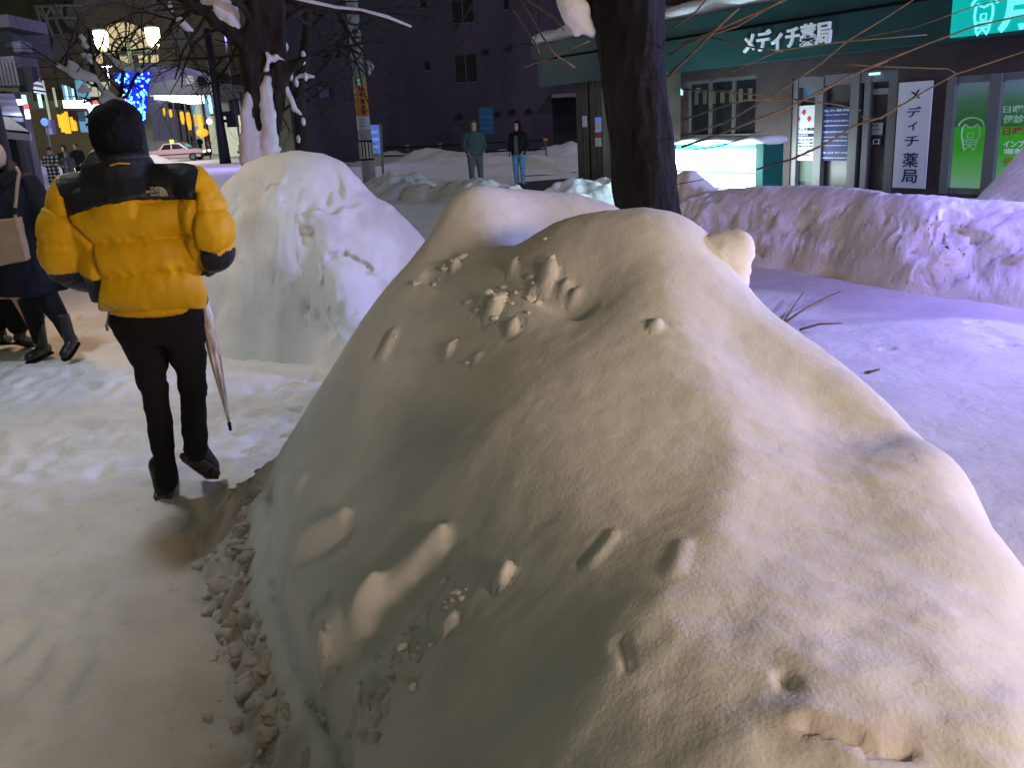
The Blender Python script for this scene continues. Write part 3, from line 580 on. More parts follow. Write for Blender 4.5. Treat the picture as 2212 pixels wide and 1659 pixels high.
# ---- the man in the yellow puffer jacket
D = 4.0
man = thing('person', 'man seen from behind in a yellow and black puffer jacket, walking away', 'person', gnd(365, 1075))
def A(u, v, dy=0): return at(u, v, D+dy)
hc = A(251, 292, .02); fwd_m = V3(-.30, .95, 0)
body = MB(); head_mesh(body, A(250, 300, .03), fwd_m, 1.12, A(262, 400, .03))
body.loft([(A(265, 395, .04), V3(.09, 0, 0), V3(0, .08, 0)), (A(275, 440, .04), V3(.20, 0, 0), V3(0, .12, 0)), (A(300, 560, .04), V3(.18, 0, 0), V3(0, .11, 0)), (A(335, 690, .03), V3(.18, 0, 0), V3(0, .115, 0))])
limb(body, [A(304, 725, .02), A(321, 783, .02), A(334, 849, .03), A(347, 931, .05), A(358, 1035, .06)], [.07, .055, .045, .04, .035]); limb(body, [A(394, 725, .02), A(411, 783, .07), A(420, 849, .11), A(420, 898, .08), A(422, 962, .06)], [.07, .055, .045, .04, .035])
limb(body, [A(150, 440, .04), A(135, 560, .02), A(215, 590, .22)], [.06, .05, .035]); limb(body, [A(405, 420, .04), A(460, 535, .02), A(400, 560, .28)], [.06, .05, .035])
hand(body, A(222, 590, .24), V3(.85, .3, 0), V3(0, .3, 1), 1); hand(body, A(395, 562, .30), V3(-.8, .3, -.1), V3(0, .3, 1), -1)
v, n, f = vox(body, .010, 3); from_np('body', v, f, M_['skin'], man)
# hair
hm = MB(); c = A(250, 283, .0)
hm.ball(c, (.112, .122, .118), m=10); hm.ball(c+V3(-.005, 0, -.04), (.098, .105, .08), m=10)
hm.ball(c+V3(.03, 0, .045), (.085, .09, .085)); hm.ball(c+V3(-.045, .01, .04), (.06, .08, .07))
v, n, f = vox(hm, .008, 3)
v = v+n*(.004*fbm(v[:, 0]*1.6+v[:, 1], v[:, 2]*.8+v[:, 1], 26, 3, 4)+.004*fbm(v[:, 0], v[:, 2], 9, 2, 2))[:, None]
hairp = from_np('hair', v, f, M_['hair'], man)
rr = random.Random(5); tf = MB()
for k in range(60):
    a = rr.uniform(0, 2*pi); el = rr.uniform(.45, 1.4); d = V3(cos(a)*cos(el), sin(a)*cos(el), sin(el)); p = c+V3(-.003, 0, -.02)+d*V3(.106, .118, .130); q = p+d*.014*rr.uniform(.3, 1.2)+V3(rr.uniform(-.015, .015), 0, -.018*rr.uniform(0, 1))
    tf.tube([p-d*.01, (p+q)/2+d*.006, q], [.007, .005, .001], 4)
tf.build('hair_strand', M_['hair'], man)
# jacket: torso rings measured at (v, left, right)
jk = MB(); levels = [(392, 175, 372, .10), (410, 148, 405, .135), (440, 146, 418, .155), (480, 152, 422, .165), (530, 168, 424, .17), (590, 188, 434, .175), (640, 208, 440, .175), (664, 226, 438, .165), (672, 240, 430, .14)]
rings = []
for (vv, l, r_, dd) in levels:
    sl = (r_-l)*-.045
    pl = A(l, vv-sl/2, .03); pr = A(r_, vv+sl/2, .03); rings.append(((pl+pr)/2, (pr-pl)/2, V3(0, dd, 0), .82))
jk.loft(rings)
jk.tube([A(262, 388, .03), A(272, 425, .03)], [.16, .20], 16, True); jk.tube([A(160, 418, .03), A(300, 405, .03), A(402, 398, .03)], [.088, .10, .088], 14, True)
armL = [(160, 425, .02, .092), (142, 470, .0, .105), (134, 530, -.02, .108), (146, 572, .02, .10), (190, 592, .14, .080), (222, 594, .24, .055)]
armR = [(412, 405, .02, .092), (440, 450, .0, .105), (452, 500, -.02, .112), (460, 540, .02, .098), (430, 560, .16, .080), (398, 562, .27, .055)]
for arm in (armL, armR): limb(jk, [A(*a[:3]) for a in arm], [a[3] for a in arm], 16)
v, n, f = vox(jk, .0085, 4)
P = np.array([proj(p) for p in v]); pu, pv = P[:, 0], P[:, 1]; front = v[:, 1] > D+.1
def inside_torso():                        # which vertices belong to the trunk, by the arm-hole lines
    lx = np.interp(pv, [400, 470, 530, 600, 680], [128, 146, 196, 212, 205]); rx = np.interp(pv, [370, 435, 500, 560, 600, 680], [426, 420, 415, 428, 440, 460]); return (pu > lx) & (pu < rx)
tor = inside_torso()
vt = pv+.066*(pu-300)                      # baffles run parallel to the hem
def puff(t, edges, amp):
    out = np.zeros_like(t)
    for a, b in zip(edges[:-1], edges[1:]):
        k = (t >= a) & (t < b); s = (t[k]-a)/(b-a); out[k] = amp*(np.sin(pi*s)**.40-.6)
    return out
dt = puff(vt, [340, 437, 518, 594, 676, 760], .040)
near = np.zeros_like(vt)
for e in (518, 594, 668): near = np.maximum(near, np.exp(-((vt-e)/17.)**2))
wr = fbm(v[:, 0]*1.0+.3*v[:, 2], v[:, 2]*.35, 17, 3, 31)
dt = dt+near*.013*wr+.005*fbm(v[:, 0], v[:, 2]*.8, 7, 3, 33)
seg = []
def arm_t(arm):
    pts = np.array([A(*a[:3]) for a in arm]); best = np.full(len(v), 9.); tt = np.zeros(len(v)); L = 0
    for a, b in zip(pts[:-1], pts[1:]):
        ab = b-a; l = np.linalg.norm(ab); t = np.clip(((v-a)@ab)/l**2, 0, 1); d = np.linalg.norm(v-a-t[:, None]*ab, axis=1); k = d < best; best[k] = d[k]; tt[k] = L+t[k]*l; L += l
    return tt
tL, tR = arm_t(armL), arm_t(armR)
dLm = puff(tL, [-.2, .09, .22, .33, .6], .026)+.006*fbm(tL, v[:, 1]+v[:, 0], 12, 2, 35); dRm = puff(tR, [-.2, .13, .27, .40, .6], .026)+.006*fbm(tR, v[:, 1]+v[:, 0], 12, 2, 36)
disp = np.where(tor, dt, np.where(pu < 300, dLm, dRm)); edge = np.zeros(len(v))
lx = np.interp(pv, [400, 470, 530, 600, 680], [128, 146, 196, 212, 205]); rx = np.interp(pv, [370, 435, 500, 560, 600, 680], [426, 420, 415, 428, 440, 460])
edge = np.maximum(np.exp(-((pu-lx)/5.)**2)*(pv > 425), np.exp(-((pu-rx)/5.)**2)*(pv > 415)); yk = pv < np.interp(pu, [100, 146, 205, 290, 420, 500], [405, 468, 446, 432, 430, 372])
disp = np.where(yk & tor, .006+.003*fbm(v[:, 0], v[:, 2], 8, 2, 37), disp)*(1-edge)-edge*.018
v = v+n*disp[:, None]
fc = np.array([[pu[list(q)].mean(), pv[list(q)].mean(), v[list(q), 1].mean(), tL[list(q)].mean(), tR[list(q)].mean()] for q in f])
yoke_line = np.interp(fc[:, 0], [146, 205, 290, 420], [470, 447, 432, 430])
lxf = np.interp(fc[:, 1], [330, 395, 470, 480], [170, 124, 146, 146]); rxf = np.interp(fc[:, 1], [330, 370, 437], [400, 427, 419])
isyoke = (fc[:, 1] < yoke_line) & (fc[:, 0] > lxf) & (fc[:, 0] < rxf)
elbL = (fc[:, 0] < 300) & (fc[:, 3] > .30) & (~isyoke) & (fc[:, 1] > 545) & (fc[:, 0] < 212); elbR = (fc[:, 0] > 300) & (fc[:, 4] > .24) & (fc[:, 1] > np.interp(fc[:, 0], [425, 440, 475, 505], [530, 540, 552, 535])) & (fc[:, 0] > np.interp(fc[:, 1], [520, 590], [424, 440]))
elbL = elbL & (fc[:, 1] > np.interp(fc[:, 0], [125, 160, 212], [592, 588, 566]))
fy = isyoke; cnt = np.zeros((len(v), 2), int)
for q, y_ in zip(f, fy):
    for i_ in q: cnt[i_, int(y_)] += 1
bnd = (cnt[:, 0] > 0) & (cnt[:, 1] > 0); bl_ = np.interp(pu, [146, 205, 290, 420], [470, 447, 432, 430]); kpx = 455.
lo = bnd & (abs(bl_-pv) < 9) & (pu > 135) & (pu < 424); v[lo, 2] -= (bl_-pv)[lo]/kpx
lxv = np.interp(pv, [330, 395, 470, 480], [170, 124, 146, 146]); rxv = np.interp(pv, [330, 370, 437], [400, 427, 419])
s1 = bnd & ~lo & (abs(lxv-pu) < 8); v[s1, 0] += (lxv-pu)[s1]/kpx; s2 = bnd & ~lo & (abs(rxv-pu) < 8); v[s2, 0] += (rxv-pu)[s2]/kpx
for nm, k, mm in (('jacket_shell', ~(isyoke | elbL | elbR), 'yellow'), ('jacket_yoke', isyoke, 'black_nylon'), ('elbow_panel', elbL, 'black_nylon'), ('elbow_panel', elbR, 'black_nylon')):
    pv_, pf_ = part_faces(v, f, k); o = from_np(nm, pv_, pf_, M_[mm], man)
    if nm == 'jacket_shell': shell = sub(o, man)
    if nm == 'jacket_yoke': yoke = sub(o, man)
# collar and hood roll
cm = MB(); cm.loft([(A(268, 405, .02), V3(.165, 0, -.0), V3(0, .13, 0)), (A(262, 372, .02), V3(.130, 0, .0), V3(0, .125, .02)), (A(258, 345, .02), V3(.118, 0, .0), V3(0, .12, .02)), (A(257, 322, .02), V3(.108, 0, 0), V3(0, .112, .02)), (A(258, 312, .04), V3(.085, 0, 0), V3(0, .09, .02))])
v2, n2, f2_ = vox(cm, .009, 3); v2 = v2+n2*(.010*np.sin(v2[:, 2]*70)+.004*fbm(v2[:, 0], v2[:, 2], 10, 2, 3))[:, None]; from_np('collar', v2, f2_, M_['black_nylon'], man)
hk = MB(); q0 = A(238, 357, -.145); q1 = A(281, 353, -.145); hk.tube([q0, (q0+q1)/2+V3(0, -.012, .006), q1], .004, 6); hk.build('hanging_loop', M_['yellow'], man)
# embroidered badge on the yoke: three lines of lettering and a half dome of arcs
dR = unit(A(362, 405, 0)-A(320, 408, 0)); up_b = unit(V3(.03, 0, 1)); ob = A(317, 422, 0); sx = np.linalg.norm(A(361, 405)-A(317, 407)); 
def back_y(u, v_):                         # rear surface of the yoke at a point
    d = (pu-u)**2+(pv-v_)**2; k = np.argsort(d)[:60]; return v[k, 1].min()
yb = min(back_y(320, 415), back_y(360, 415), back_y(340, 408))-.004
ob = at(326, 424, yb); zz = V3(0, 0, 1); k_ = np.linalg.norm(at(361, 424, yb)-at(317, 424, yb))/44.
M_['thread'] = mat('pale_thread', (.42, .38, .33), .8)
for i, (w, du, wd) in enumerate((('THE', -2, 20), ('NORTH', -10, 28), ('FACE', 0, 20))):
    text_mesh(w, 'badge_lettering', M_['thread'], yoke, at(326+du, 410+7*i, yb), dR, up_b, 6.0*k_, .003, .03, wd*k_)
ab = MB(); cb = at(346, 424, yb)
for (r0_, r1_) in ((16.5, 12.5), (11.3, 7.4), (6.2, 0.4)):
    pl = [cb+dR*cos(t)*r1_*k_+up_b*sin(t)*(r1_+3)*k_ for t in np.linspace(0, pi/2, 9)]+[cb+dR*cos(t)*r0_*k_+up_b*sin(t)*(r0_+4)*k_ for t in np.linspace(pi/2, 0, 9)]
    for i in range(8): ab.prism([pl[i], pl[i+1], pl[16-i], pl[17-i]], V3(0, .003, 0))
ab.build('badge_emblem', M_['thread'], yoke)
# trousers and shoes
tr = MB(); rg = []
for (vv, l, r_, dd) in [(650, 240, 432, .125), (690, 236, 440, .125), (718, 250, 444, .118), (738, 262, 445, .105)]:
    pl = A(l, vv, .02); pr = A(r_, vv, .02); rg.append(((pl+pr)/2, (pr-pl)/2, V3(0, dd, 0), .85))
tr.loft(rg)
limb(tr, [A(304, 725, .02), A(321, 783, .02), A(334, 849, .03), A(347, 931, .05), A(358, 1012, .06)], [.098, .080, .068, .062, .056], 16)
limb(tr, [A(394, 725, .02), A(411, 783, .07), A(420, 849, .11), A(420, 898, .08), A(422, 974, .06)], [.098, .078, .070, .064, .058], 16)
tr.tube([A(357, 1015, .05), A(360, 1040, .05)], [.062, .058], 14, True)
v, n, f = vox(tr, .009, 4); kn = np.exp(-((np.array([proj(p)[1] for p in v])-800)/60.)**2)
v = v+n*((.006+.004*kn)*fbm(v[:, 0]+v[:, 1]*.5, v[:, 2]*1.6, 9, 3, 41)+.008*fbm(v[:, 0], v[:, 2], 4, 2, 42)-.003)[:, None]
from_np('trousers', v, f, M_['black_cloth'], man)
sh = MB(); a0 = gnd(362, 1072, .0); 
def shoe(heel, toe, upv, name_parent, L=.30):
    """rounded upper plus treaded sole; heel and toe are the ends of the sole's underside"""
    d = unit(toe-heel); up = unit(upv-d*np.dot(upv, d)); sd = np.cross(d, up); L = np.linalg.norm(toe-heel)
    prof = [(0, .034, .09), (.1, .042, .13), (.25, .042, .135), (.42, .042, .10), (.6, .050, .075), (.8, .050, .058), (.93, .038, .045), (1, .018, .030)]
    u = MB(); u.loft([(heel+d*L*t+up*(.022+h/2), sd*w, up*(h/2), .75) for t, w, h in prof]); u.tube([heel+d*.055+up*.10, heel+d*.045+up*.17], [.046, .050], 12, True)
    v, n, f = vox(u, .008, 3); from_np('shoe', v, f, M_['shoe'], name_parent)
    s = MB(); s.loft([(heel+d*L*t+up*.014, sd*(w+.007), up*.016, .6) for t, w, h in [(-.02, .02, 0)]+prof+[(1.03, .008, 0)]])
    for t in np.linspace(.06, .94, 11): s.frame_box(heel+d*L*t-sd*.034-up*.010, sd*.068, d*.011, up*.014)
    s.build('sole', M_['sole'], name_parent)
shoe(gnd(362, 1082)+V3(-.01, -.02, .012), gnd(362, 1082)+V3(-.09, .27, .012), V3(0, 0, 1), man)
shoe(A(404, 990, .02), gnd(462, 1040)+V3(0, 0, .02), V3(.1, .85, .5), man)
pull = MB(); pull.tube([A(235, 672, -.1), A(231, 700, -.1)], .004, 5); pull.frame_box(A(229, 715, -.1), V3(.012, 0, 0), V3(0, .004, 0), V3(0, 0, .03)); pull.build('zip_pull', M_['frame'], man)
# umbrella hanging at his right side
um = thing('umbrella', 'furled clear vinyl umbrella with a black tip at the yellow jacket\'s right hip', 'umbrella', A(498, 930, -.1))
U0, U1 = A(428, 600, .12), A(496, 918, -.06); dU = unit(U1-U0); sU = unit(np.cross(dU, V3(0, 1, 0)))
uu = MB(); rgs = []
for t, w in ((.1, .010), (.16, .026), (.3, .030), (.45, .029), (.62, .024), (.8, .015), (.93, .008), (.97, .006)): rgs.append((U0+dU*np.linalg.norm(U1-U0)*t, sU*w, np.cross(dU, sU)*w*.8))
uu.loft(rgs); uu.build('canopy', M_['clear'], um, True)
uu = MB(); uu.tube([U0, U1], .005, 8); uu.build('shaft', M_['frame'], um)
uu = MB(); q = U0+dU*np.linalg.norm(U1-U0)*.30-V3(0, .026, 0)-sU*.006; uu.tube([q, q+dU*.18+V3(0, .004, 0)*1, q+dU*.36+V3(0, .014, 0)], [.009, .008, .004], 8); uu.build('fold_highlight', M_['pinkish'], um, True)
uu = MB(); uu.tube([U1-dU*.012, A(498, 930, -.06)], [.009, .0075], 8); uu.build('ferrule', M_['black'], um)
uu = MB(); uu.tube([U0, U0-dU*.06, U0-dU*.10+V3(.03, .02, .01), U0-dU*.09+V3(.07, .05, 0), U0-dU*.05+V3(.08, .06, 0)], .010, 8); uu.build('handle', M_['black'], um, True)
# ---- woman at the left edge in the navy coat
DW = 7.25
def B(u, v, dy=0): return at(u, v, DW+dy)
w = thing('person', 'person in a long navy coat, beige knit hat and tall black boots', 'person', gnd(80, 775))
fw_w = V3(-.6, .75, 0); body = MB(); head_mesh(body, B(-28, 345, 0), fw_w, 1.05, B(-20, 400))
body.loft([(B(-10, 395), V3(.12, 0, 0), V3(0, .09, 0)), (B(0, 440), V3(.2, 0, 0), V3(0, .12, 0)), (B(20, 560), V3(.17, 0, 0), V3(0, .12, 0)), (B(40, 640), V3(.19, 0, 0), V3(0, .13, 0))])
limb(body, [B(50, 640, 0), B(75, 700, 0), B(92, 760, 0)], [.09, .06, .045]); limb(body, [B(75, 620), B(120, 670, -.1), B(150, 735, -.15)], [.09, .06, .045])
limb(body, [B(60, 420), B(85, 510), B(70, 590, .1)], [.05, .045, .035]); hand(body, B(68, 592, .1), V3(-.1, .2, -1), V3(0, 1, 0), 1)
limb(body, [B(-60, 430), B(-80, 520), B(-60, 590, .15)], [.05, .045, .035]); hand(body, B(-60, 592, .15), V3(.1, .2, -1), V3(0, 1, 0), -1)
v, n, f = vox(body, .014, 3); from_np('body', v, f, M_['skin'], w)
hm = MB(); c = B(-24, 330, -.01); hm.ball(c+V3(0, 0, -.02), (.115, .13, .13), m=10); hm.tube([c+V3(-.1, 0, -.09), c+V3(0, -.10, -.09), c+V3(.10, 0, -.09), c+V3(0, .12, -.09), c+V3(-.1, 0, -.09)], .026, 10); v, n, f = vox(hm, .012, 2); from_np('knit_hat', v, f, M_['beige'], w)
hm = MB(); hm.tube([B(-24, 375, .02), B(-22, 410, 0)], [.10, .12], 12, True); v, n, f = vox(hm, .012, 2); from_np('hair', v, f, M_['hair'], w)
sc = MB(); sc.tube([B(-70, 385, .1), B(-50, 405, -.1), B(-10, 402, -.14), B(30, 385, -.06), B(20, 360, .08)], [.07, .08, .085, .075, .06], 12, True); v, n, f = vox(sc, .014, 2); from_np('scarf', v+n*(.008*fbm(v[:, 0], v[:, 2]*2, 9, 2, 1))[:, None], f, M_['black_cloth'], w)
ct = MB(); rg = []
for (vv, l, r_, dd) in [(375, -60, 40, .12), (395, -80, 70, .15), (430, -85, 88, .17), (500, -80, 95, .18), (560, -78, 105, .20), (610, -78, 125, .23), (628, -75, 128, .23), (632, -60, 115, .2)]:
    pl = B(l, vv); pr = B(r_, vv); rg.append(((pl+pr)/2, (pr-pl)/2, V3(0, dd, 0), .85))
ct.loft(rg); limb(ct, [B(62, 395, .0), B(92, 450, -.03), B(105, 520, -.03), B(92, 575, .08)], [.085, .088, .085, .065], 14); limb(ct, [B(-62, 400, .0), B(-92, 450, 0), B(-95, 530, 0), B(-70, 580, .12)], [.085, .088, .08, .065], 14)
ct.tube([B(85, 600, .05), B(140, 615, .05)], [.10, .05], 12, True)
v, n, f = vox(ct, .013, 4); v = v+n*(.012*fbm(v[:, 0], v[:, 2]*.5, 5, 3, 71)+.004*fbm(v[:, 0], v[:, 2], 18, 2, 72))[:, None]; from_np('coat', v, f, M_['navy'], w)
lg = MB(); limb(lg, [B(45, 600), B(62, 650), B(78, 700), B(86, 740)], [.12, .095, .07, .05], 14); limb(lg, [B(75, 600), B(105, 650, -.05), B(132, 690, -.12), B(146, 725, -.14)], [.12, .095, .07, .05], 14); lg.tube([B(50, 600), B(80, 600)], .13, 12, True)
v, n, f = vox(lg, .013, 3); from_np('trousers', v, f, M_['navy'], w)
def boot(kn, an, toe, parent, s=1., shaftr=.060):
    b = MB(); b.tube([kn, (kn+an)/2, an], [shaftr*s, shaftr*.88*s, shaftr*.8*s], 14); d = unit(toe-an); b.loft([(an-d*.07*s, V3(*(np.cross(d, V3(0, 0, 1))*.035*s)), V3(0, 0, .04*s)), (an, np.cross(d, V3(0, 0, 1))*.045*s, V3(0, 0, .05*s)), (an+(toe-an)*.55, np.cross(d, V3(0, 0, 1))*.052*s, V3(0, 0, .042*s)), (an+(toe-an)*.9, np.cross(d, V3(0, 0, 1))*.045*s, V3(0, 0, .035*s)), (toe, np.cross(d, V3(0, 0, 1))*.022*s, V3(0, 0, .02*s))])
    v, n, f = vox(b, .011, 3); o = sub(from_np('boot', v, f, M_['rubber'], parent), parent)
    e = MB(); dn = unit(np.cross(np.cross(d, V3(0, 0, 1)), d))*-1; e.loft([(an+(toe-an)*t+dn*.045*s, np.cross(d, V3(0, 0, 1))*ww*s, V3(0, 0, .010), .7) for t, ww in ((-.42, .02), (-.35, .04), (0, .048), (.55, .056), (.9, .048), (1.02, .02))]); e.build('sole', M_['black'], o)
boot(B(80, 697, 0), B(93, 757, 0), B(75, 771, -.12)+V3(-.04, -.06, 0), w); boot(B(133, 680, -.12), B(154, 742, -.16), B(146, 757, -.2)+V3(.0, -.10, -.02), w)
bag = thing('shoulder_bag', 'tan canvas shoulder bag worn across the navy coat', 'bag', B(18, 560, -.25))
bm = MB(); bm.prism([B(-22, 478, -.28), B(36, 470, -.30), B(57, 560, -.34), B(52, 566, -.34), B(-18, 578, -.33), B(-30, 560, -.30)], V3(0, .09, 0)); v, n, f = vox(bm, .011, 3); from_np('bag_body', v+n*(.006*fbm(v[:, 0], v[:, 2], 8, 2, 5))[:, None], f, M_['tan'], bag)
bm = MB(); bm.tube([B(42, 374, -.16), B(38, 395, -.20), B(35, 430, -.22), B(32, 455, -.24), B(34, 478, -.27)], .013, 8, True); bm.tube([B(42, 374, -.16), B(36, 362, -.02), B(20, 362, .1), B(-10, 440, .2)], .013, 8); bm.build('strap', M_['tan'], bag, True)
bm = MB(); bm.frame_box(B(29, 463, -.27), V3(.03, 0, 0), V3(0, .012, 0), V3(0, 0, .05)); bm.build('buckle', M_['black'], bag)
# ---- companion half outside the frame
DX = 7.7
w2 = thing('person', 'person half outside the left edge in a red jacket and dark baggy trousers', 'person', gnd(10, 750))
def Cc(u, v, dy=0): return at(u, v, DX+dy)
body = MB(); head_mesh(body, Cc(-75, 350), V3(-.3, 1, 0), 1.05, Cc(-70, 400)); body.loft([(Cc(-70, 395), V3(.12, 0, 0), V3(0, .09, 0)), (Cc(-60, 440), V3(.18, 0, 0), V3(0, .11, 0)), (Cc(-45, 560), V3(.16, 0, 0), V3(0, .11, 0)), (Cc(-30, 620), V3(.17, 0, 0), V3(0, .12, 0))])
limb(body, [Cc(-30, 620), Cc(-15, 690), Cc(5, 735)], [.08, .055, .04]); limb(body, [Cc(0, 620), Cc(30, 680), Cc(40, 725)], [.08, .055, .04]); limb(body, [Cc(-100, 430), Cc(-110, 520), Cc(-90, 560, .2)], [.05, .04, .035]); limb(body, [Cc(-20, 430), Cc(-20, 500), Cc(-30, 540, .25)], [.05, .045, .035])
hand(body, Cc(-90, 562, .2), V3(.3, .5, -.5), V3(0, 1, 0), 1); hand(body, Cc(-32, 542, .25), V3(-.3, .5, -.5), V3(0, 1, 0), -1)
v, n, f = vox(body, .016, 3); from_np('body', v, f, M_['skin'], w2)
ct = MB(); rg = []
for (vv, l, r_, dd) in [(385, -105, -30, .1), (410, -125, -14, .15), (480, -122, -4, .17), (560, -110, 2, .17), (575, -100, 0, .15)]:
    pl = Cc(l, vv); pr = Cc(r_, vv); rg.append(((pl+pr)/2, (pr-pl)/2, V3(0, dd, 0), .85))
ct.loft(rg); limb(ct, [Cc(-115, 420), Cc(-128, 500), Cc(-100, 560, .15)], [.08, .08, .06]); limb(ct, [Cc(-14, 420, .03), Cc(-6, 490, .03), Cc(-24, 535, .22)], [.075, .075, .06])
v, n, f = vox(ct, .014, 3); from_np('jacket', v, f, mat('red_jacket', (.45, .03, .02), .7), w2)
lg = MB(); limb(lg, [Cc(-28, 560), Cc(-15, 640), Cc(-8, 700)], [.12, .11, .085], 14); limb(lg, [Cc(0, 560), Cc(25, 630), Cc(38, 700)], [.12, .11, .09], 14)
v, n, f = vox(lg, .014, 3); from_np('trousers', v+n*(.012*fbm(v[:, 0], v[:, 2], 6, 2, 5))[:, None], f, M_['black_cloth'], w2)
boot(Cc(-8, 690), Cc(5, 732), Cc(0, 742)+V3(-.02, .18, 0), w2); boot(Cc(40, 680), Cc(44, 732), Cc(44, 742)+V3(.0, .2, -.03), w2)
hm = MB(); hm.ball(Cc(-75, 340), (.105, .12, .12)); v, n, f = vox(hm, .014, 2); from_np('hair', v, f, M_['hair'], w2)
# ---- distant people: one rig, posed and dressed per person
def rig(label, foot, H, face, top, bottom, kind='coat', hood=None, vs=.022, hands='pocket', hat=None, hairm='hair', stride=.10, topm2=None, long_=0., feetm='black', loc=None):
    base = np.asarray(loc if loc is not None else gnd(*foot), float); t = thing('person', label, 'person', base); k = H/1.72
    fd = unit(V3(sin(face), cos(face), 0)); rt = unit(np.cross(fd, V3(0, 0, 1)))
    def J(x, y, z): return base+(rt*x+fd*y+V3(0, 0, z))*k
    b = MB(); hd = J(0, .02, 1.60); head_mesh(b, hd, fd, k*1.0, J(0, 0, 1.44))
    b.loft([(J(0, 0, 1.46), rt*.08*k, fd*.07*k), (J(0, 0, 1.38), rt*.19*k, fd*.10*k), (J(0, 0, 1.15), rt*.14*k, fd*.09*k), (J(0, 0, .92), rt*.16*k, fd*.10*k)])
    L = [J(-.10, 0, .92), J(-.11, stride*.5, .50), J(-.11, stride, .08)]; R_ = [J(.10, 0, .92), J(.11, -stride*.2, .50), J(.11, -stride, .08)]
    limb(b, L, [.08*k, .052*k, .04*k]); limb(b, R_, [.08*k, .052*k, .04*k])
    for s_ in (-1, 1):
        e = J(s_*.27, -.03, 1.12); h_ = J(s_*.20, .10, .95) if hands == 'pocket' else J(s_*.10, .22, 1.14)
        limb(b, [J(s_*.19, 0, 1.38), e, h_], [.05*k, .04*k, .033*k]); hand(b, h_, (h_-e), fd, s_, k)
    v, n, f = vox(b, vs, 2); bo = from_np('body', v, f, M_['skin'], t); eyes(hd, fd, k, t)
    c = MB(); zb = .86-long_
    c.loft([(J(0, 0, 1.49), rt*.075*k, fd*.075*k), (J(0, 0, 1.42), rt*.19*k, fd*.12*k, .9), (J(0, 0, 1.25), rt*.215*k, fd*.14*k, .85), (J(0, 0, 1.0), rt*.205*k, fd*.14*k, .85), (J(0, 0, zb), rt*(.215+long_*.06)*k, fd*.15*k, .85)])
    for s_ in (-1, 1):
        e = J(s_*.275, -.03, 1.12); h_ = J(s_*.215, .085, .97) if hands == 'pocket' else J(s_*.12, .19, 1.14)
        limb(c, [J(s_*.20, 0, 1.385), e, h_], [.078*k, .068*k, .05*k])
    v, n, f = vox(c, vs, 2); v = v+n*(.008*fbm(v[:, 0]+v[:, 1], v[:, 2], 7, 2, 3))[:, None]; from_np(kind, v, f, M_[top], t)
    g = MB(); limb(g, [L[0], L[1], L[2]+V3(0, 0, .03)], [.11*k, .078*k, .062*k]); limb(g, [R_[0], R_[1], R_[2]+V3(0, 0, .03)], [.11*k, .078*k, .062*k]); g.tube([J(-.08, 0, .9), J(.08, 0, .9)], .12*k, 10, True)
    v, n, f = vox(g, vs, 2); from_np('trousers', v, f, M_[bottom], t)
    for q in (L[2], R_[2]):
        s_ = MB(); s_.loft([(q-fd*.07*k-V3(0, 0, .03*k), rt*.03*k, V3(0, 0, .04*k)), (q-V3(0, 0, .02*k), rt*.045*k, V3(0, 0, .06*k)), (q+fd*.12*k-V3(0, 0, .04*k), rt*.045*k, V3(0, 0, .035*k)), (q+fd*.19*k-V3(0, 0, .055*k), rt*.02*k, V3(0, 0, .02*k))]); s_.build('shoe', M_[feetm], t, True)
    if hood:
        h = MB(); h.ball(hd-fd*.03*k+V3(0, 0, .01), (.115*k, .115*k, .15*k)); h.tube([J(0, -.03, 1.42), J(0, -.03, 1.52)], [.12*k, .11*k], 12, True); v, n, f = vox(h, vs*.8, 2)
        fc = np.array([v[list(q)].mean(0) for q in f]); rel = fc-hd; keep = ~((rel@fd > .055*k) & (rel[:, 2] < .06*k) & (rel[:, 2] > -.13*k) & (abs(rel@rt) < .075*k)); v, f = part_faces(v, f, keep); from_np('hood', v, f, M_[hood], t)
    else:
        h = MB(); h.ball(hd-fd*.022*k+V3(0, 0, .035*k), (.088*k, .088*k, .10*k)); v, n, f = vox(h, vs*.7, 2); from_np('hair', v, f, M_[hairm], t)
    return t, J, fd, rt, k
t, J, fd, rt, k = rig('person in a dull green hooded parka and grey trousers standing in the road', (1031, 412), 1.74, pi-.25, 'teal_cloth', 'grey_cloth', 'parka', 'teal_cloth', stride=.04)
t, J, fd, rt, k = rig('person in a black coat, printed top and light blue jeans standing in the road', (1124, 404), 1.66, pi+.5, 'black_cloth', 'jeans', 'coat', 'black_cloth', stride=.03)
sw = MB(); sw.loft([(J(-.0, .13, 1.36), rt*.045, fd*.02), (J(-.01, .16, 1.15), rt*.06, fd*.02), (J(-.01, .165, .86), rt*.065, fd*.02)]); sw.build('shirt_front', M_['grey_cloth'], t)
t, J, fd, rt, k = rig('person in a long black and white plaid coat and dark cap walking this way', (125, 424), 1.66, pi-.2, 'plaid', 'black_cloth', 'coat', None, long_=.42, hands='front', stride=.10)
cp = MB(); cp.ball(J(0, .0, 1.70), (.095, .10, .06)); cp.loft([(J(0, .08, 1.67), rt*.07, V3(0, 0, .01)), (J(0, .17, 1.655), rt*.05, V3(0, 0, .008))]); cp.build('cap', M_['black'], t, True)
t, J, fd, rt, k = rig('person with a covered head in an open grey coat beside the plaid coat', (160, 424), 1.52, pi+.1, 'grey_cloth', 'black_cloth', 'coat', 'grey_cloth', long_=.25, hands='front', stride=.08)
sw = MB(); sw.loft([(J(0, .13, 1.36), rt*.04, fd*.02), (J(0, .16, 1.1), rt*.06, fd*.02), (J(0, .165, .8), rt*.06, fd*.02)]); sw.build('jumper', mat('lilac_jumper', (.22, .20, .30), .9), t)
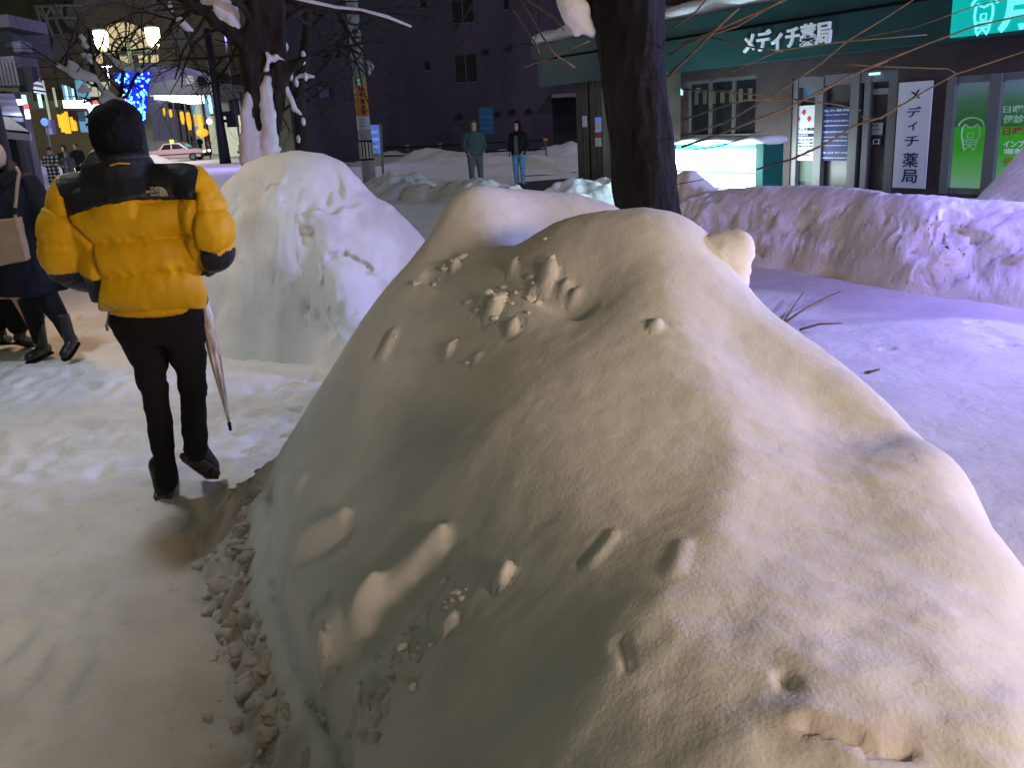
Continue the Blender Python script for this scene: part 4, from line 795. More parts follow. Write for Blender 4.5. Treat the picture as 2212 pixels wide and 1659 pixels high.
rig('person in dark clothes with raised hood walking behind the grey coat', None, 1.70, pi, 'black_cloth', 'black_cloth', 'coat', 'black_cloth', loc=at(151, 395, 36)*V3(1, 1, 0), stride=.08)
rig('dark haired person in a black jacket, furthest of the walkers left of the yellow jacket', None, 1.76, pi+.3, 'black_cloth', 'black_cloth', 'jacket', None, loc=at(178, 395, 37)*V3(1, 1, 0), stride=.12)
rig('small dark clad person standing behind the car bonnet', None, 1.68, pi, 'black_cloth', 'black_cloth', 'coat', None, vs=.03, loc=at(434, 325, 86)*V3(1, 1, 0)+V3(0, 0, .2), stride=.05)
rig('small person in a red jacket near the lit shop front', None, 1.3, pi, 'red', 'black_cloth', 'jacket', None, vs=.03, loc=at(454, 330, 84)*V3(1, 1, 0)+V3(0, 0, .3), stride=.05)
rig('distant person in dark clothes under the row of yellow banners', None, 1.68, pi, 'black_cloth', 'black_cloth', 'coat', None, vs=.035, loc=at(411, 305, 92)*V3(1, 1, 0)+V3(0, 0, .5), stride=.05)
# ================================================================== TREES
def branch(mb, p, d, L, r, depth, rr, droop=0., tw=None, snow=None, split=(2, 3)):
    pts = [p]; rad = [r]; q = p.copy(); dd = unit(d); n = 5
    for i in range(n):
        dd = unit(dd+V3(rr.gauss(0, .16), rr.gauss(0, .16), rr.gauss(0, .12)-droop)); q = q+dd*L/n; pts.append(q.copy()); rad.append(r*(1-.6*(i+1)/n))
    mb.tube(pts, rad, 8 if r > .03 else 5)
    if snow is not None and r > .012 and rr.random() < snow[1] and abs(dd[2]) < .85:
        sw = [q_+V3(0, 0, rr_*.9+.01) for q_, rr_ in zip(pts, rad)]; snow[0].tube(sw, [max(.012, x*rr.uniform(.6, 1.3)) for x in rad], 7, True)
    if depth > 0:
        for j in range(rr.randint(*split)+1):
            i = rr.randint(2, n); a = rr.uniform(-1, 1)*1.0; s_ = unit(np.cross(dd, V3(rr.uniform(-1, 1), rr.uniform(-1, 1), rr.uniform(-1, 1)))); branch(mb, pts[i], unit(dd*.9+s_*.75), L*rr.uniform(.5, .75), max(.004, rad[i]*.62), depth-1, rr, droop*.5, tw, snow, split)
# big snowy street tree behind the second mound
DT = 15.
def T(u, v, dy=0): return at(u, v, DT+dy)
tb = gnd(572, 470); tb = at(572, 445, DT); tree = thing('street_tree', 'bare snow plastered street tree with a forked dark trunk rising behind the second mound', 'tree', (tb[0], tb[1], 0)); rr = random.Random(12)
sn = MB(); tk = MB(); base0 = V3(tb[0], tb[1], -.1)
tk.tube([base0, T(570, 345), T(560, 270), T(552, 200), T(545, 130), T(548, 60), T(560, -30), T(565, -120)], [.28, .20, .17, .19, .21, .17, .15, .12], 14)
tk.tube([T(578, 340), T(592, 280), T(604, 200), T(606, 120), T(600, 40), T(612, -60)], [.13, .12, .12, .11, .11, .09], 12)
tk.tube([T(548, 140), T(532, 95), T(490, 60), T(450, 25), T(410, 5), T(370, -20)], [.20, .17, .14, .13, .11, .09], 12)
tk.tube([T(606, 190), T(625, 150), T(655, 130), T(700, 90)], [.09, .07, .05, .02], 8); tk.tube([T(560, 150), T(575, 60), T(590, -50)], [.15, .12, .10], 10)
v, n, f = vox(tk, .045, 2); v = v+n*(.03*fbm(v[:, 0]*2+v[:, 1], v[:, 2]*.5, 3.2, 3, 5))[:, None]; from_np('trunk', v, f, M_['bark'], tree)
br = MB()
for (u, v_, du, dv, L, r, dep) in [(400, 0, -60, -30, 2.2, .06, 2), (450, 25, -30, 30, 1.2, .03, 2), (480, 55, -60, 10, 1.3, .03, 2), (520, 85, -40, 40, 1.0, .03, 2), (555, 60, -30, -40, 2.0, .06, 3), (600, 60, 40, -40, 2.0, .06, 3), (605, 140, 60, -20, 1.6, .04, 3), (606, 180, 50, 30, 1.3, .03, 2),
                                (545, 150, -50, 20, 1.0, .025, 2), (560, 180, 40, 60, .9, .02, 2), (430, 10, 10, -50, 1.6, .04, 2), (600, 20, 50, 10, 1.6, .04, 3), (610, 240, 60, -40, 1.2, .025, 2), (615, 0, 70, 10, 2.0, .05, 3), (560, 0, -60, 20, 1.6, .04, 3), (545, 110, -60, 10, 1.4, .03, 2), (420, 10, -40, 40, 1.6, .04, 2)]:
    p = T(u, v_); d = T(u+du, v_+dv)-p+V3(0, rr.uniform(-.4, .4), 0); branch(br, p, d, L, r, dep, rr, .03, None, (sn, .10))
br.build('branch', M_['bark'], tree, True)
def snow_patch(mb, pts, rads): mb.tube(pts, rads, 10, True)
sp = MB()
snow_patch(sp, [T(540, 345, -.22), T(535, 300, -.2), T(532, 250, -.15), T(536, 205, -.12), T(540, 192, -.1)], [.16, .14, .10, .08, .04])
snow_patch(sp, [T(552, 350, -.25), T(548, 300, -.2), T(545, 260, -.18)], [.10, .10, .05]); snow_patch(sp, [T(580, 340, -.18), T(582, 290, -.16), T(579, 240, -.14), T(574, 190, -.13), T(576, 170, -.1)], [.15, .13, .12, .09, .05])
snow_patch(sp, [T(576, 150, -.2), T(579, 125, -.18), T(576, 112, -.15)], [.04, .06, .04]); snow_patch(sp, [T(592, 128, -.1), T(600, 122, -.1), T(612, 128, -.1)], [.07, .07, .03]); snow_patch(sp, [T(590, 330, -.1), T(606, 322, -.1)], [.11, .05])
v, n, f = vox(sp, .035, 1); v = v+n*(.03*fbm(v[:, 0], v[:, 2], 5, 3, 7))[:, None]; pieces(as_mb(v, f), 'clinging_snow', M_['cap'], tree)
sp = MB(); snow_patch(sp, [T(440, 5, -.0), T(465, 15), T(490, 35), T(505, 55)], [.10, .17, .17, .12]); snow_patch(sp, [T(488, 10), T(500, 40), T(508, 62)], [.14, .16, .09]); snow_patch(sp, [T(470, -10), T(485, 10)], [.13, .15]); snow_patch(sp, [T(388, 42, -.1), T(400, 58, -.1), T(414, 64, -.1)], [.06, .08, .05])
snow_patch(sp, [T(366, 5, -.1), T(372, 20, -.1)], [.05, .04])
v, n, f = vox(sp, .03, 1); v = v+n*(.03*fbm(v[:, 0], v[:, 2], 5, 3, 9))[:, None]; pieces(as_mb(v, f), 'snow_clump', M_['cap'], tree)
sn.tube([T(615, 178), T(622, 200), T(630, 215), T(636, 235), T(650, 246)], [.03, .045, .04, .05, .02], 7, True); pieces(sn, 'branch_snow', M_['cap'], tree)
# slim tree behind it
DS = 19.; tb = at(650, 345, DS); t2 = thing('street_tree', 'slim dark snow flecked tree between the forked tree and the concrete pole', 'tree', (tb[0], tb[1], 0)); rr = random.Random(5)
def T2(u, v, dy=0): return at(u, v, DS+dy)
tk = MB(); tk.tube([V3(tb[0], tb[1], -.1), T2(655, 320), T2(648, 250), T2(652, 160), T2(662, 80), T2(668, 0), T2(672, -80)], [.17, .15, .13, .12, .10, .08, .05], 10); tk.tube([T2(645, 240), T2(630, 200), T2(615, 150), T2(608, 90)], [.07, .06, .05, .03], 8)
tk.build('trunk', M_['bark'], t2, True); br = MB(); sn = MB()
for (u, v_, du, dv, L, r, dep) in [(650, 190, 50, -30, 1.8, .04, 2), (655, 130, 60, -30, 2.2, .04, 3), (662, 70, 50, -40, 2.2, .04, 3), (655, 150, -50, -30, 1.8, .03, 2), (648, 230, 50, -50, 1.6, .03, 2), (650, 270, 50, -30, 1.4, .02, 2), (664, 40, -40, -40, 1.8, .03, 2), (665, 20, 60, 20, 2.0, .035, 3)]:
    p = T2(u, v_); branch(br, p, T2(u+du, v_+dv)-p+V3(0, rr.uniform(-.5, .5), 0), L, r, dep, rr, .0, None, (sn, .06))
for (u, v_) in [(655, 118), (655, 130), (628, 165), (628, 158), (660, 165), (640, 178), (618, 100), (655, 262), (645, 300)]: sn.ball(T2(u, v_, -.12), (.05, .05, .09), m=5)
sn.tube([T2(640, 168, -.1), T2(650, 163, -.1), T2(664, 163, -.1), T2(676, 165, -.1)], [.03, .05, .05, .03], 7, True)
br.build('branch', M_['bark'], t2, True); pieces(sn, 'branch_snow', M_['cap'], t2)
# small snow laden tree behind the man's head
DR = 24.; tb = at(268, 300, DR); t3 = thing('street_tree', 'small bare tree with thick snow on its arching branches, beside the ornate lamp', 'tree', (tb[0], tb[1], 0)); rr = random.Random(8)
def T3(u, v, dy=0): return at(u, v, DR+dy)
tk = MB(); tk.tube([V3(tb[0], tb[1], -.1), T3(262, 300), T3(250, 235), T3(232, 205), T3(210, 180), T3(200, 150), T3(196, 110), T3(192, 60)], [.16, .15, .11, .09, .08, .06, .05, .03], 9); tk.build('trunk', M_['bark'], t3, True)
br = MB(); sn = MB()
for pts, r in (([(205, 170), (185, 165), (160, 158), (140, 145), (125, 142)], .05), ([(215, 188), (195, 182), (180, 170), (160, 168)], .03), ([(235, 210), (215, 212), (195, 215), (180, 222)], .04), ([(198, 140), (188, 125), (180, 95)], .03), ([(250, 235), (262, 200), (266, 150), (250, 110)], .06), ([(245, 225), (275, 205), (292, 165), (310, 140)], .05), ([(200, 130), (215, 110), (230, 60)], .03), ([(262, 190), (285, 180), (300, 190)], .03)):
    br.tube([T3(*q) for q in pts], [r*(1-.6*i/len(pts)) for i in range(len(pts))], 7)
    for q in pts[1:]:
        p = T3(*q); branch(br, p, V3(rr.uniform(-1, 1), rr.uniform(-.6, .6), rr.uniform(.1, 1.2)), 1.3, r*.5, 2, rr, -.02)
for pts, r in (([(126, 141), (135, 147), (150, 150), (165, 160), (180, 162), (198, 168)], [.06, .06, .12, .13, .13, .12]), ([(150, 132), (160, 138), (172, 146)], [.05, .06, .05]), ([(180, 118), (192, 122), (198, 134)], [.07, .11, .05]), ([(176, 78), (182, 84)], [.07, .06]), ([(172, 196), (182, 186), (196, 192), (176, 198)], [.07, .10, .10, .07]),
               ([(205, 165), (220, 190), (238, 205), (250, 218)], [.05, .08, .10, .11]), ([(222, 214), (232, 216)], [.11, .12]), ([(248, 225), (262, 222), (275, 232)], [.12, .14, .13]), ([(235, 120), (255, 138), (278, 145)], [.04, .10, .12]), ([(300, 148), (304, 154)], [.07, .05]), ([(180, 95), (188, 100)], [.05, .06])):
    sn.tube([T3(u, v_, -.1) for u, v_ in pts], r, 8, True)
br.build('branch', M_['bark'], t3, True); v, n, f = vox(sn, .045, 1); pieces(as_mb(v+n*(.02*fbm(v[:, 0], v[:, 2], 5, 2, 2))[:, None], f), 'branch_snow', M_['cap'], t3)
# dark near trunk
DN = 5.6; tb = gnd(1400, 600); tb = at(1405, 560, DN); t4 = thing('street_tree', 'thick dark bare trunk with long drooping twigs, standing just behind the nearest mound', 'tree', (tb[0], tb[1], 0))
def T4(u, v, dy=0): return at(u, v, DN+dy)
tk = MB(); k0 = [(V3(tb[0]+.02, tb[1], -.1), .26), (T4(1402, 520), .215), (T4(1398, 450), .20), (T4(1390, 350), .198), (T4(1378, 250), .193), (T4(1367, 150), .190), (T4(1360, 60), .195), (T4(1350, -40), .205), (T4(1345, -160), .20)]
tk.tube([p for p, _ in k0], [r for _, r in k0], 20); v, n, f = vox(tk, .02, 3)
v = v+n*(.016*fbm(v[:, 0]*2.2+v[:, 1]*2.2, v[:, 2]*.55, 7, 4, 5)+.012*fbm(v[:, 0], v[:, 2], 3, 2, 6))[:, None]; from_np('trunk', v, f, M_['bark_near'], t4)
tg = MB(); Q = lambda L_: [(1568.9+x*.2909, y*.2909) for x, y in L_]; Q7 = lambda L_: [(1116.3+x*.2728, y*.2728) for x, y in L_]
TW = [(Q([(-140, 610), (0, 550), (400, 370), (840, 310), (1490, 255)]), 3.4, 4.6), (Q([(-330, 1010), (0, 905), (430, 650), (700, 470), (900, 300), (1180, 130), (1380, 0), (1500, -90)]), 4.6, 5.2), (Q([(-330, 1090), (0, 975), (450, 800), (900, 570), (1200, 440), (1500, 320), (1850, 190), (2300, 90)]), 5.5, 4.8),
      (Q([(-330, 660), (0, 680), (400, 720), (550, 740), (850, 780), (1000, 820)]), 3.8, 5.0), (Q([(-330, 890), (0, 780), (150, 740), (550, 740), (700, 690), (900, 570), (1200, 450)]), 4.2, 4.9), (Q([(230, 1255), (490, 1180), (750, 1060), (950, 930), (1150, 870), (1500, 660), (1700, 550), (2000, 450), (2300, 350)]), 5.0, 4.6),
      (Q([(-330, 330), (0, 190), (430, 0), (560, -60)]), 5, 5.3), (Q([(670, 480), (800, 470), (1100, 490), (1650, 510), (1700, 540)]), 3.6, 4.8), (Q7([(1200, 600), (1420, 390), (1660, 150), (1760, 60)]), 6.5, 5.0), (Q7([(1210, 430), (1450, 300), (1740, 210), (1990, 60), (2100, 0)]), 4.2, 5.0),
      (Q([(-300, 1120), (-30, 1080), (300, 960)]), 3.6, 4.9), (Q([(-380, 1370), (0, 1300), (230, 1262)]), 2.2, 4.8), (Q([(840, 310), (1400, 200), (1850, 40), (2300, -60)]), 3, 4.7), (Q([(-130, 270), (200, 350), (420, 380)]), 4.5, 4.2), (Q7([(-20, 80), (150, 350), (180, 420)]), 4.5, 4.4), (Q7([(20, -30), (200, 280), (300, 430), (460, 530)]), 5, 4.6),
      (Q7([(60, 530), (300, 440), (580, 320)]), 3.4, 4.8), (Q7([(90, 0), (300, 140), (400, 270)]), 5, 4.6), (Q7([(1240, 210), (1400, 110), (1520, -30)]), 5, 4.6), (Q([(1000, 860), (1150, 880), (1250, 800), (1300, 770)]), 3, 4.6)]
for pts, wpx, y in TW:
    P_ = []
    for i in range(len(pts)-1):
        (a, b), (c_, d_) = pts[i], pts[i+1]
        for t_ in (0, .5): P_.append((a+(c_-a)*t_, b+(d_-b)*t_))
    P_.append(pts[-1]); n_ = len(P_)
    W3 = [T4(u, v_, (y-DN)*min(1, .25+i/4.)) for i, (u, v_) in enumerate(P_)]; tg.tube(W3, [wpx*.5*1.05*(y/FPX)*(1-.45*i/n_) for i in range(n_)], 6)
tg.build('twig', M_['twig'], t4, True)
lb = MB(); lb.tube([T4(1360, 20), T4(1290, -20), T4(1220, -60), T4(1100, -110), T4(980, -170)], [.10, .08, .07, .05, .03], 10); lb.tube([T4(1390, 0), T4(1480, -60), T4(1600, -120)], [.10, .07, .04], 10); lb.build('limb', M_['bark_near'], t4, True)
sc = MB(); snow_patch(sc, [T4(1225, -20), T4(1240, 20), T4(1262, 50), T4(1280, 70)], [.07, .09, .06, .03]); snow_patch(sc, [T4(1215, 5), T4(1232, 45), T4(1245, 70)], [.03, .045, .025]); v, n, f = vox(sc, .016, 2); from_np('snow_clump', v+n*(.012*fbm(v[:, 0], v[:, 2], 9, 3, 3))[:, None], f, M_['beige'] if 0 else M_['cap'], t4)
# faint overhanging twigs against the dark building
rr = random.Random(21); tw = MB()
for (u, v_, du, dv, L) in [(1100, -110, -60, 70, .55), (1240, -50, -100, 60, .6)]:
    p = T4(u, v_); branch(tw, p, T4(u+du, v_+dv)-p, L, .007, 2, rr, .05, split=(1, 1))
tw.build('twig', M_['bark'], t4, True)
# twigs stuck in the road snow
for i, (pts, lb_) in enumerate((([(1690, 700), (1740, 665), (1790, 640), (1818, 628)], 'long dry twig slanting up out of the road snow right of the mound'), ([(1690, 700), (1712, 665), (1735, 632)], 'short twig standing beside the long one in the road snow'), ([(1728, 712), (1770, 700), (1820, 698)], 'curved dry twig lying flat on the road snow'), ([(1868, 806), (1900, 798)], 'tiny twig poking out by the right flank of the mound'))):
    m_ = MB(); m_.tube([gnd(u, v_, .02+.02*j) for j, (u, v_) in enumerate(pts)], [.010, .008, .005, .003][:len(pts)], 6); tag(m_.build('fallen_twig', M_['twig'], None, True, gnd(*pts[0])), lb_, 'twig', 'twigs in the road snow')
# ================================================================== FLAT FACADES
class Facade:
    """a vertical wall plane: o on the wall, az = direction it runs, points by (s along, z)"""
    def __init__(s, o, d): s.o = V3(o[0], o[1], 0); s.d = unit(V3(d[0], d[1], 0)); s.n = unit(np.cross(s.d, V3(0, 0, 1))); s.n = s.n if s.n@(-s.o) > 0 else -s.n
    def hit(s, u, v, off=0.):
        r = ray(u, v); t = ((s.o+s.n*off-CAM)@s.n)/(r@s.n); p = CAM+r*t; return (p-s.o)@s.d, p[2]
    def P(s, a, z, off=0.): return s.o+s.d*a+s.n*off+V3(0, 0, z)
    def rect(s, uL, vT, vB, uR, off=0.):       # left edge top/bottom and right edge, as measured
        a, z1 = s.hit(uL, vT, off); _, z0 = s.hit(uL, vB, off); b, _ = s.hit(uR, (vT+vB)/2, off); return min(a, b), max(a, b), z0, z1
    def slab(s, mb, a, b, z0, z1, off, th): mb.frame_box(s.P(a, z0, off), s.d*(b-a), s.n*th, V3(0, 0, z1-z0)); return mb
    def text(s, txt, name, m, parent, uL, vT, vB, uR, off, depth=.01, bold=.012, gap=0.):
        a, b, z0, z1 = s.rect(uL, vT, vB, uR, off); xd = -s.d if s.hit(uL, vT, off)[0] > s.hit(uR, vT, off)[0] else s.d
        o = s.P(a if xd@s.d > 0 else b, z0, off); return text_mesh(txt, name, m, parent, o, xd, V3(0, 0, 1), z1-z0, depth, bold, b-a)
PH = Facade((7.35, 16.3), (-sin(radians(30)), cos(radians(30))))
ph = thing('pharmacy_building', 'brown fronted pharmacy under a deep green fascia with snow on top', 'building', PH.P(4, 0))
sL, _ = PH.hit(1240, 300); sR, _ = PH.hit(2420, 250)
_, zf0 = PH.hit(1700, 192); _, zt = PH.hit(1700, 95)
# main wall with openings left for door, window and poster bays
def PR(*a): return PH.rect(*a)
dA, dB, dz0, dz1 = PR(1712, 168, 412, 1932)         # glazed entrance
gA, gB, gz0, gz1 = PR(2052, 165, 418, 2420)         # poster bay
wA, wB, wz0, wz1 = PR(1478, 176, 298, 1632)         # dark window
ZT = 6.5; sE = sR-1.0; sO, _ = PH.hit(1455, 300)
mb = MB()
sw_lo, sw_hi = PH.hit(1932, 300)[0], PH.hit(2052, 300)[0]
segs = [(sE, gA, 0, ZT), (gA, gB, 0, gz0), (gA, gB, gz1, ZT), (gB, dA, 0, ZT), (dA, dB, dz1, ZT), (dB, wA, 0, ZT), (wA, wB, 0, wz0), (wA, wB, wz1, ZT), (wB, sO, 0, ZT)]
for a, b, z0, z1 in segs: PH.slab(mb, a, b, z0, z1, -.3, .3)
PH.slab(mb, sO-.3, sO, 0, ZT, -7, 6.7)
mb.build('wall', M_['brown_wall'], ph)
mb = MB(); PH.slab(mb, sE, sL-.2, ZT+.003, ZT+.2, -7, 7); mb.build('roof', M_['soffit'], ph)
mb = MB(); PH.slab(mb, sO+.02, sL+3, 0, 5.2, -8, .3); 
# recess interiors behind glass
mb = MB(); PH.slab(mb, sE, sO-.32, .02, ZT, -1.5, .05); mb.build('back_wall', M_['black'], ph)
# two slim pillars carrying the fascia corner
for uL, uR in ((1253, 1279), (1283, 1312), (1434, 1452)):
    a, b, z0, z1 = PH.rect(uL, 170, 385, uR, .7); mb = MB(); PH.slab(mb, a, b, -.05, 4.0, .45, .4)
    for q in (.3, .7): PH.slab(mb, a+(b-a)*q-.01, a+(b-a)*q+.01, 0, 4.0, .85, .012)
    mb.build('pillar', M_['brown_pil'], ph)
# fascia: lower board, narrow upper band set back, soffit under it
FO = 1.25
fl, fz0 = PH.hit(1162, 172, FO); _, fz1 = PH.hit(1162, 118, FO); fr, _ = PH.hit(2420, 30, FO)
_, za = PH.hit(1800, 116, FO); _, zb_ = PH.hit(1800, 32, FO); _, zc = PH.hit(1800, -9, FO)
mb = MB(); PH.slab(mb, fr-1, fl, za, zb_, FO-.12, .12); fas = sub(mb.build('fascia', M_['green'], ph), ph)
mb = MB(); PH.slab(mb, fr-1, fl+.35, zb_+.06, zc+.1, FO-.25, .20); mb.build('fascia_band', M_['green'], ph)
mb = MB(); PH.slab(mb, fr-1, fl-.1, zb_+.001, zb_+.059, FO-.22, .10); mb.build('fascia_groove', M_['black'], ph)
mb = MB(); PH.slab(mb, fr-1, fl-.05, za+.02, za+.12, .02, FO-.16); mb.build('soffit', M_['soffit'], ph)
mb = MB(); a0, a1 = fr-1, fl+.3; rings = []
for t in np.linspace(0, 1, 40): 
    a = a0+(a1-a0)*t; h = .34+.07*sin(t*37)+.05*sin(t*91+1); rings.append((PH.P(a, zc+.12+h/2, FO-.75), PH.n*(.68+.05*sin(t*53)), V3(0, 0, h/2+.02), .6))
mb.loft(rings); mb.build('roof_snow', M_['cap'], ph, True)
# lettering on the fascia
PH.text('メディチ薬局', 'lettering', M_['white_l'], fas, 1608, 117, 72, 1797, FO+.004, .05, .022) if 0 else None
a, b, z0, z1 = PH.rect(1609, 70, 116, 1797, FO); text_mesh('メディチ薬局', 'lettering', M_['white_l'], fas, PH.P(b, z0, FO+.004), -PH.d, unit(V3(0, 0, 1)), z1-z0, .05, .02, b-a)
# lit teal end of the fascia with tooth mark
a, b, z0, z1 = PH.rect(2062, 0, 96, 2420, FO); mb = MB(); PH.slab(mb, a, b, za+.04, zb_-.02, FO+.003, .04); glow = mb.build('lit_panel', M_['tealglow'], fas); glow = None
def tooth(u0, v0, u1, v1, off, m, parent, wd, arc=True):
    a, b, z0, z1 = PH.rect(u0, v0, v1, u1, off); w = b-a; h = z1-z0; C_ = lambda x, y: PH.P(b-x*w, z0+y*h, off+.012)
    mb = MB()
    mb.tube([C_(.36, .74), C_(.22, .80), C_(.12, .70), C_(.10, .50), C_(.17, .30), C_(.24, .10), C_(.30, .02), C_(.38, .10), C_(.5, .16), C_(.62, .10), C_(.70, .02), C_(.76, .10), C_(.83, .30), C_(.90, .50), C_(.88, .70), C_(.78, .80), C_(.64, .74), C_(.5, .70), C_(.36, .74)], wd*w, 6)
    mb.build('tooth_outline', m, parent)
    if arc: mb = MB(); mb.tube([C_(.5+.56*cos(t), .74+.26*sin(t)) for t in np.linspace(pi*.97, .03*pi, 12)], wd*w*1.2, 6); mb.build('arch_mark', m, parent)
    mb = MB(); mb.tube([C_(.38, .40), C_(.38, .54), C_(.62, .54), C_(.62, .40), C_(.38, .40)], wd*w*.8, 5); mb.build('square_mark', m, parent)
    for y in (.34, .27, .20): mb = MB(); mb.tube([C_(.20+(.34-y)*.2, y), C_(.80-(.34-y)*.2, y)], wd*w*.8, 5); mb.build('root_line', m, parent)
tooth(2105, -8, 2150, 78, FO+.045, M_['cyan_l'], fas, .05)
a, b, z0, z1 = PH.rect(2168, -14, 70, 2240, FO); text_mesh('月', 'lettering', M_['cyan_l'], fas, PH.P(b, z0, FO+.046), -PH.d, V3(0, 0, 1), (z1-z0)*1.1, .03, .03, (b-a))
# dark window
mb = MB(); PH.slab(mb, wA, wB, wz0, wz1, -.2, .02); mb.build('window_glass', M_['glass'], ph)
mb = MB()
for q in (0, .33, .66, .97): PH.slab(mb, wA+(wB-wA)*q, wA+(wB-wA)*q+.05, wz0, wz1, -.17, .08)
PH.slab(mb, wA, wB, wz1-.07, wz1, -.17, .1); PH.slab(mb, wA, wB, wz0, wz0+.07, -.17, .1); mb.build('window_frame', M_['frame'], ph)
cm_ = mat('dim_cards', (.10, .10, .07), .8)
for k_ in range(9): a = wA+.25+k_*.28; mb = MB(); PH.slab(mb, a, a+.12, wz1-.52, wz1-.25, -.165, .02); mb.build('hanging_card', cm_, ph)
mb = MB(); a, b, z0, z1 = PH.rect(1454, 178, 250, 1474, .02); PH.slab(mb, a, b, 0, zf0, .003, .02); mb.build('timber_panel', mat('timber_panel', (.09, .045, .022), .6, var=.3, scale=4), ph)
mb = MB(); a, b, z0, z1 = PH.rect(1456, 192, 206, 1470, .1); PH.slab(mb, a, b, z0, z1, .03, .12); mb.build('wall_light', M_['cyan_lit'], ph)
# entrance: transom, four bays
fm = M_['frame']; mb = MB(); 
for u0_, u1_ in ((1712, 1718), (1760, 1772), (1836, 1848), (1866, 1872), (1918, 1932)):
    a, b, z0, z1 = PR(u0_, 180, 405, u1_); PH.slab(mb, a, b, 0, dz1-.02, -.16, .13)
_, zq = PH.hit(1712, 188); 
mb.build('door_frame', fm, ph); mb = MB(); PH.slab(mb, dA, dB, zq-.02, dz1, -.14, .09); mb.build('transom', mat('dull_lilac_panel', (.13, .12, .15), .6), ph)
mb = MB(); PH.slab(mb, dA, dB, .05, zq, -.22, .03); mb.build('door_glass', M_['door_glass'], ph)
mb = MB(); a, b, z0, z1 = PR(1874, 192, 205, 1916); PH.slab(mb, a, b, z0, z1, -.15, .05); mb.build('door_header', mat('pale_header', (.22, .22, .24), .6), ph)
mb = MB(); a, b, z0, z1 = PR(1880, 157, 162, 1900); PH.slab(mb, a, b, z0, z1, -.02, .06); mb.build('sensor_light', M_['cyan_lit'], ph)
mb = MB(); a, b, z0, z1 = PR(1716, 186, 212, 1758); PH.slab(mb, a, b, z0, z1, -.18, .01); mb.build('pale_pane', mat('blue_pane', (.10, .17, .26), .4), ph)
mb = MB(); a, b, z0, z1 = PR(1708, 348, 392, 1752); PH.slab(mb, a, b, z0, z1, -.18, .01); mb.build('pale_pane', mat('green_pane', (.10, .15, .13), .4), ph)
def board(name, label, cat, uL, vT, vB, uR, off, m, lines=()):
    a, b, z0, z1 = PH.rect(uL, vT, vB, uR, off); t = thing(name, label, cat, PH.P((a+b)/2, z0, off)); mb = MB(); PH.slab(mb, a, b, z0, z1, off, .02); mb.build('panel', m, t)
    w = b-a; h = z1-z0
    for (txt, x0, x1, y0, y1, mm, *bd) in lines:   # fractions from the left / top
        if txt == '#': mb = MB(); PH.slab(mb, b-w*x1, b-w*x0, z1-h*y1, z1-h*y0, off+.021, .004); mb.build('bar', M_[mm], t)
        else: text_mesh(txt, 'lettering', M_[mm], t, PH.P(b-w*x0, z1-h*y1, off+.021+(.004 if bd else 0)), -PH.d, V3(0, 0, 1), h*(y1-y0), .006, .012, w*(x1-x0))
    return t, a, b, z0, z1
board('vertical_sign', 'tall white vertical sign with navy lettering, right of the pharmacy door', 'sign', 1944, 178, 405, 2008, .03, M_['white'],
      [('メ', .34, .66, .07, .17, 'navy_ink'), ('デ', .30, .72, .23, .33, 'navy_ink'), ('ィ', .36, .64, .37, .45, 'navy_ink'), ('チ', .30, .72, .50, .60, 'navy_ink'), ('薬', .27, .75, .66, .80, 'navy_ink'), ('局', .27, .75, .82, .95, 'navy_ink')])
t, a, b, z0, z1 = board('notice_board', 'white notice poster with red petal mark on the left door bay', 'poster', 1712, 229, 346, 1764, -.10, M_['white'],
      [('メディチ薬局', .10, .92, .40, .455, 'ink'), ('#', .04, .96, .505, .565, 'navy_ink'), ('営業時間', .3, .7, .515, .555, 'white', 1), ('月火水木金', .12, .9, .60, .635, 'ink'), ('九時から六時', .2, .9, .66, .695, 'ink'), ('土曜日午前', .2, .9, .72, .755, 'ink'), ('処方せん受付', .04, .96, .80, .84, 'ink'), ('健康相談', .04, .8, .88, .92, 'red')])
w_ = b-a; h_ = z1-z0
for x, y in ((.5, .12), (.28, .24), (.72, .24)):
    mb = MB(); c_ = PH.P(b-w_*x, z1-h_*y, -.076); mb.loft([(c_+V3(0, 0, -.05*h_), PH.d*.02*w_, PH.n*.004), (c_, PH.d*.09*w_, PH.n*.006), (c_+V3(0, 0, .05*h_), PH.d*.04*w_, PH.n*.004)]); mb.build('petal_mark', M_['red'], t)
L4 = [('処方薬局', .05, .95, .04, .085, 'white'), ('内科小児科外科', .1, .9, .13, .155, 'white'), ('整形外科皮膚科', .05, .95, .235, .275, 'white'), ('#', .06, .94, .335, .35, 'white'), ('耳鼻咽喉科眼科', .06, .94, .44, .48, 'white'), ('#', .05, .93, .55, .56, 'white'), ('心療内科循環器', .06, .94, .61, .64, 'white'), ('#', .05, .93, .71, .72, 'white'), ('休日案内', .05, .95, .83, .87, 'white'), ('#', .03, .97, .94, .955, 'white')]
board('notice_board', 'navy blue notice poster with rows of white characters in the door bay', 'poster', 1775, 232, 346, 1837, -.10, mat('navy_poster', (.02, .03, .17), .5), L4)
board('notice_plate', 'small pale notice stuck on the pharmacy door above the blue plate', 'notice', 1869, 265, 291, 1908, -.16, mat('pale_notice', (.30, .38, .42), .5), [('お知らせ', .2, .75, .12, .32, 'ink'), ('#', .1, .9, .55, .60, 'ink')])
board('notice_plate', 'small navy plate with two white characters on the pharmacy door', 'notice', 1866, 297, 314, 1905, -.16, M_['navy_ink'], [('入口', .1, .9, .12, .88, 'white')])
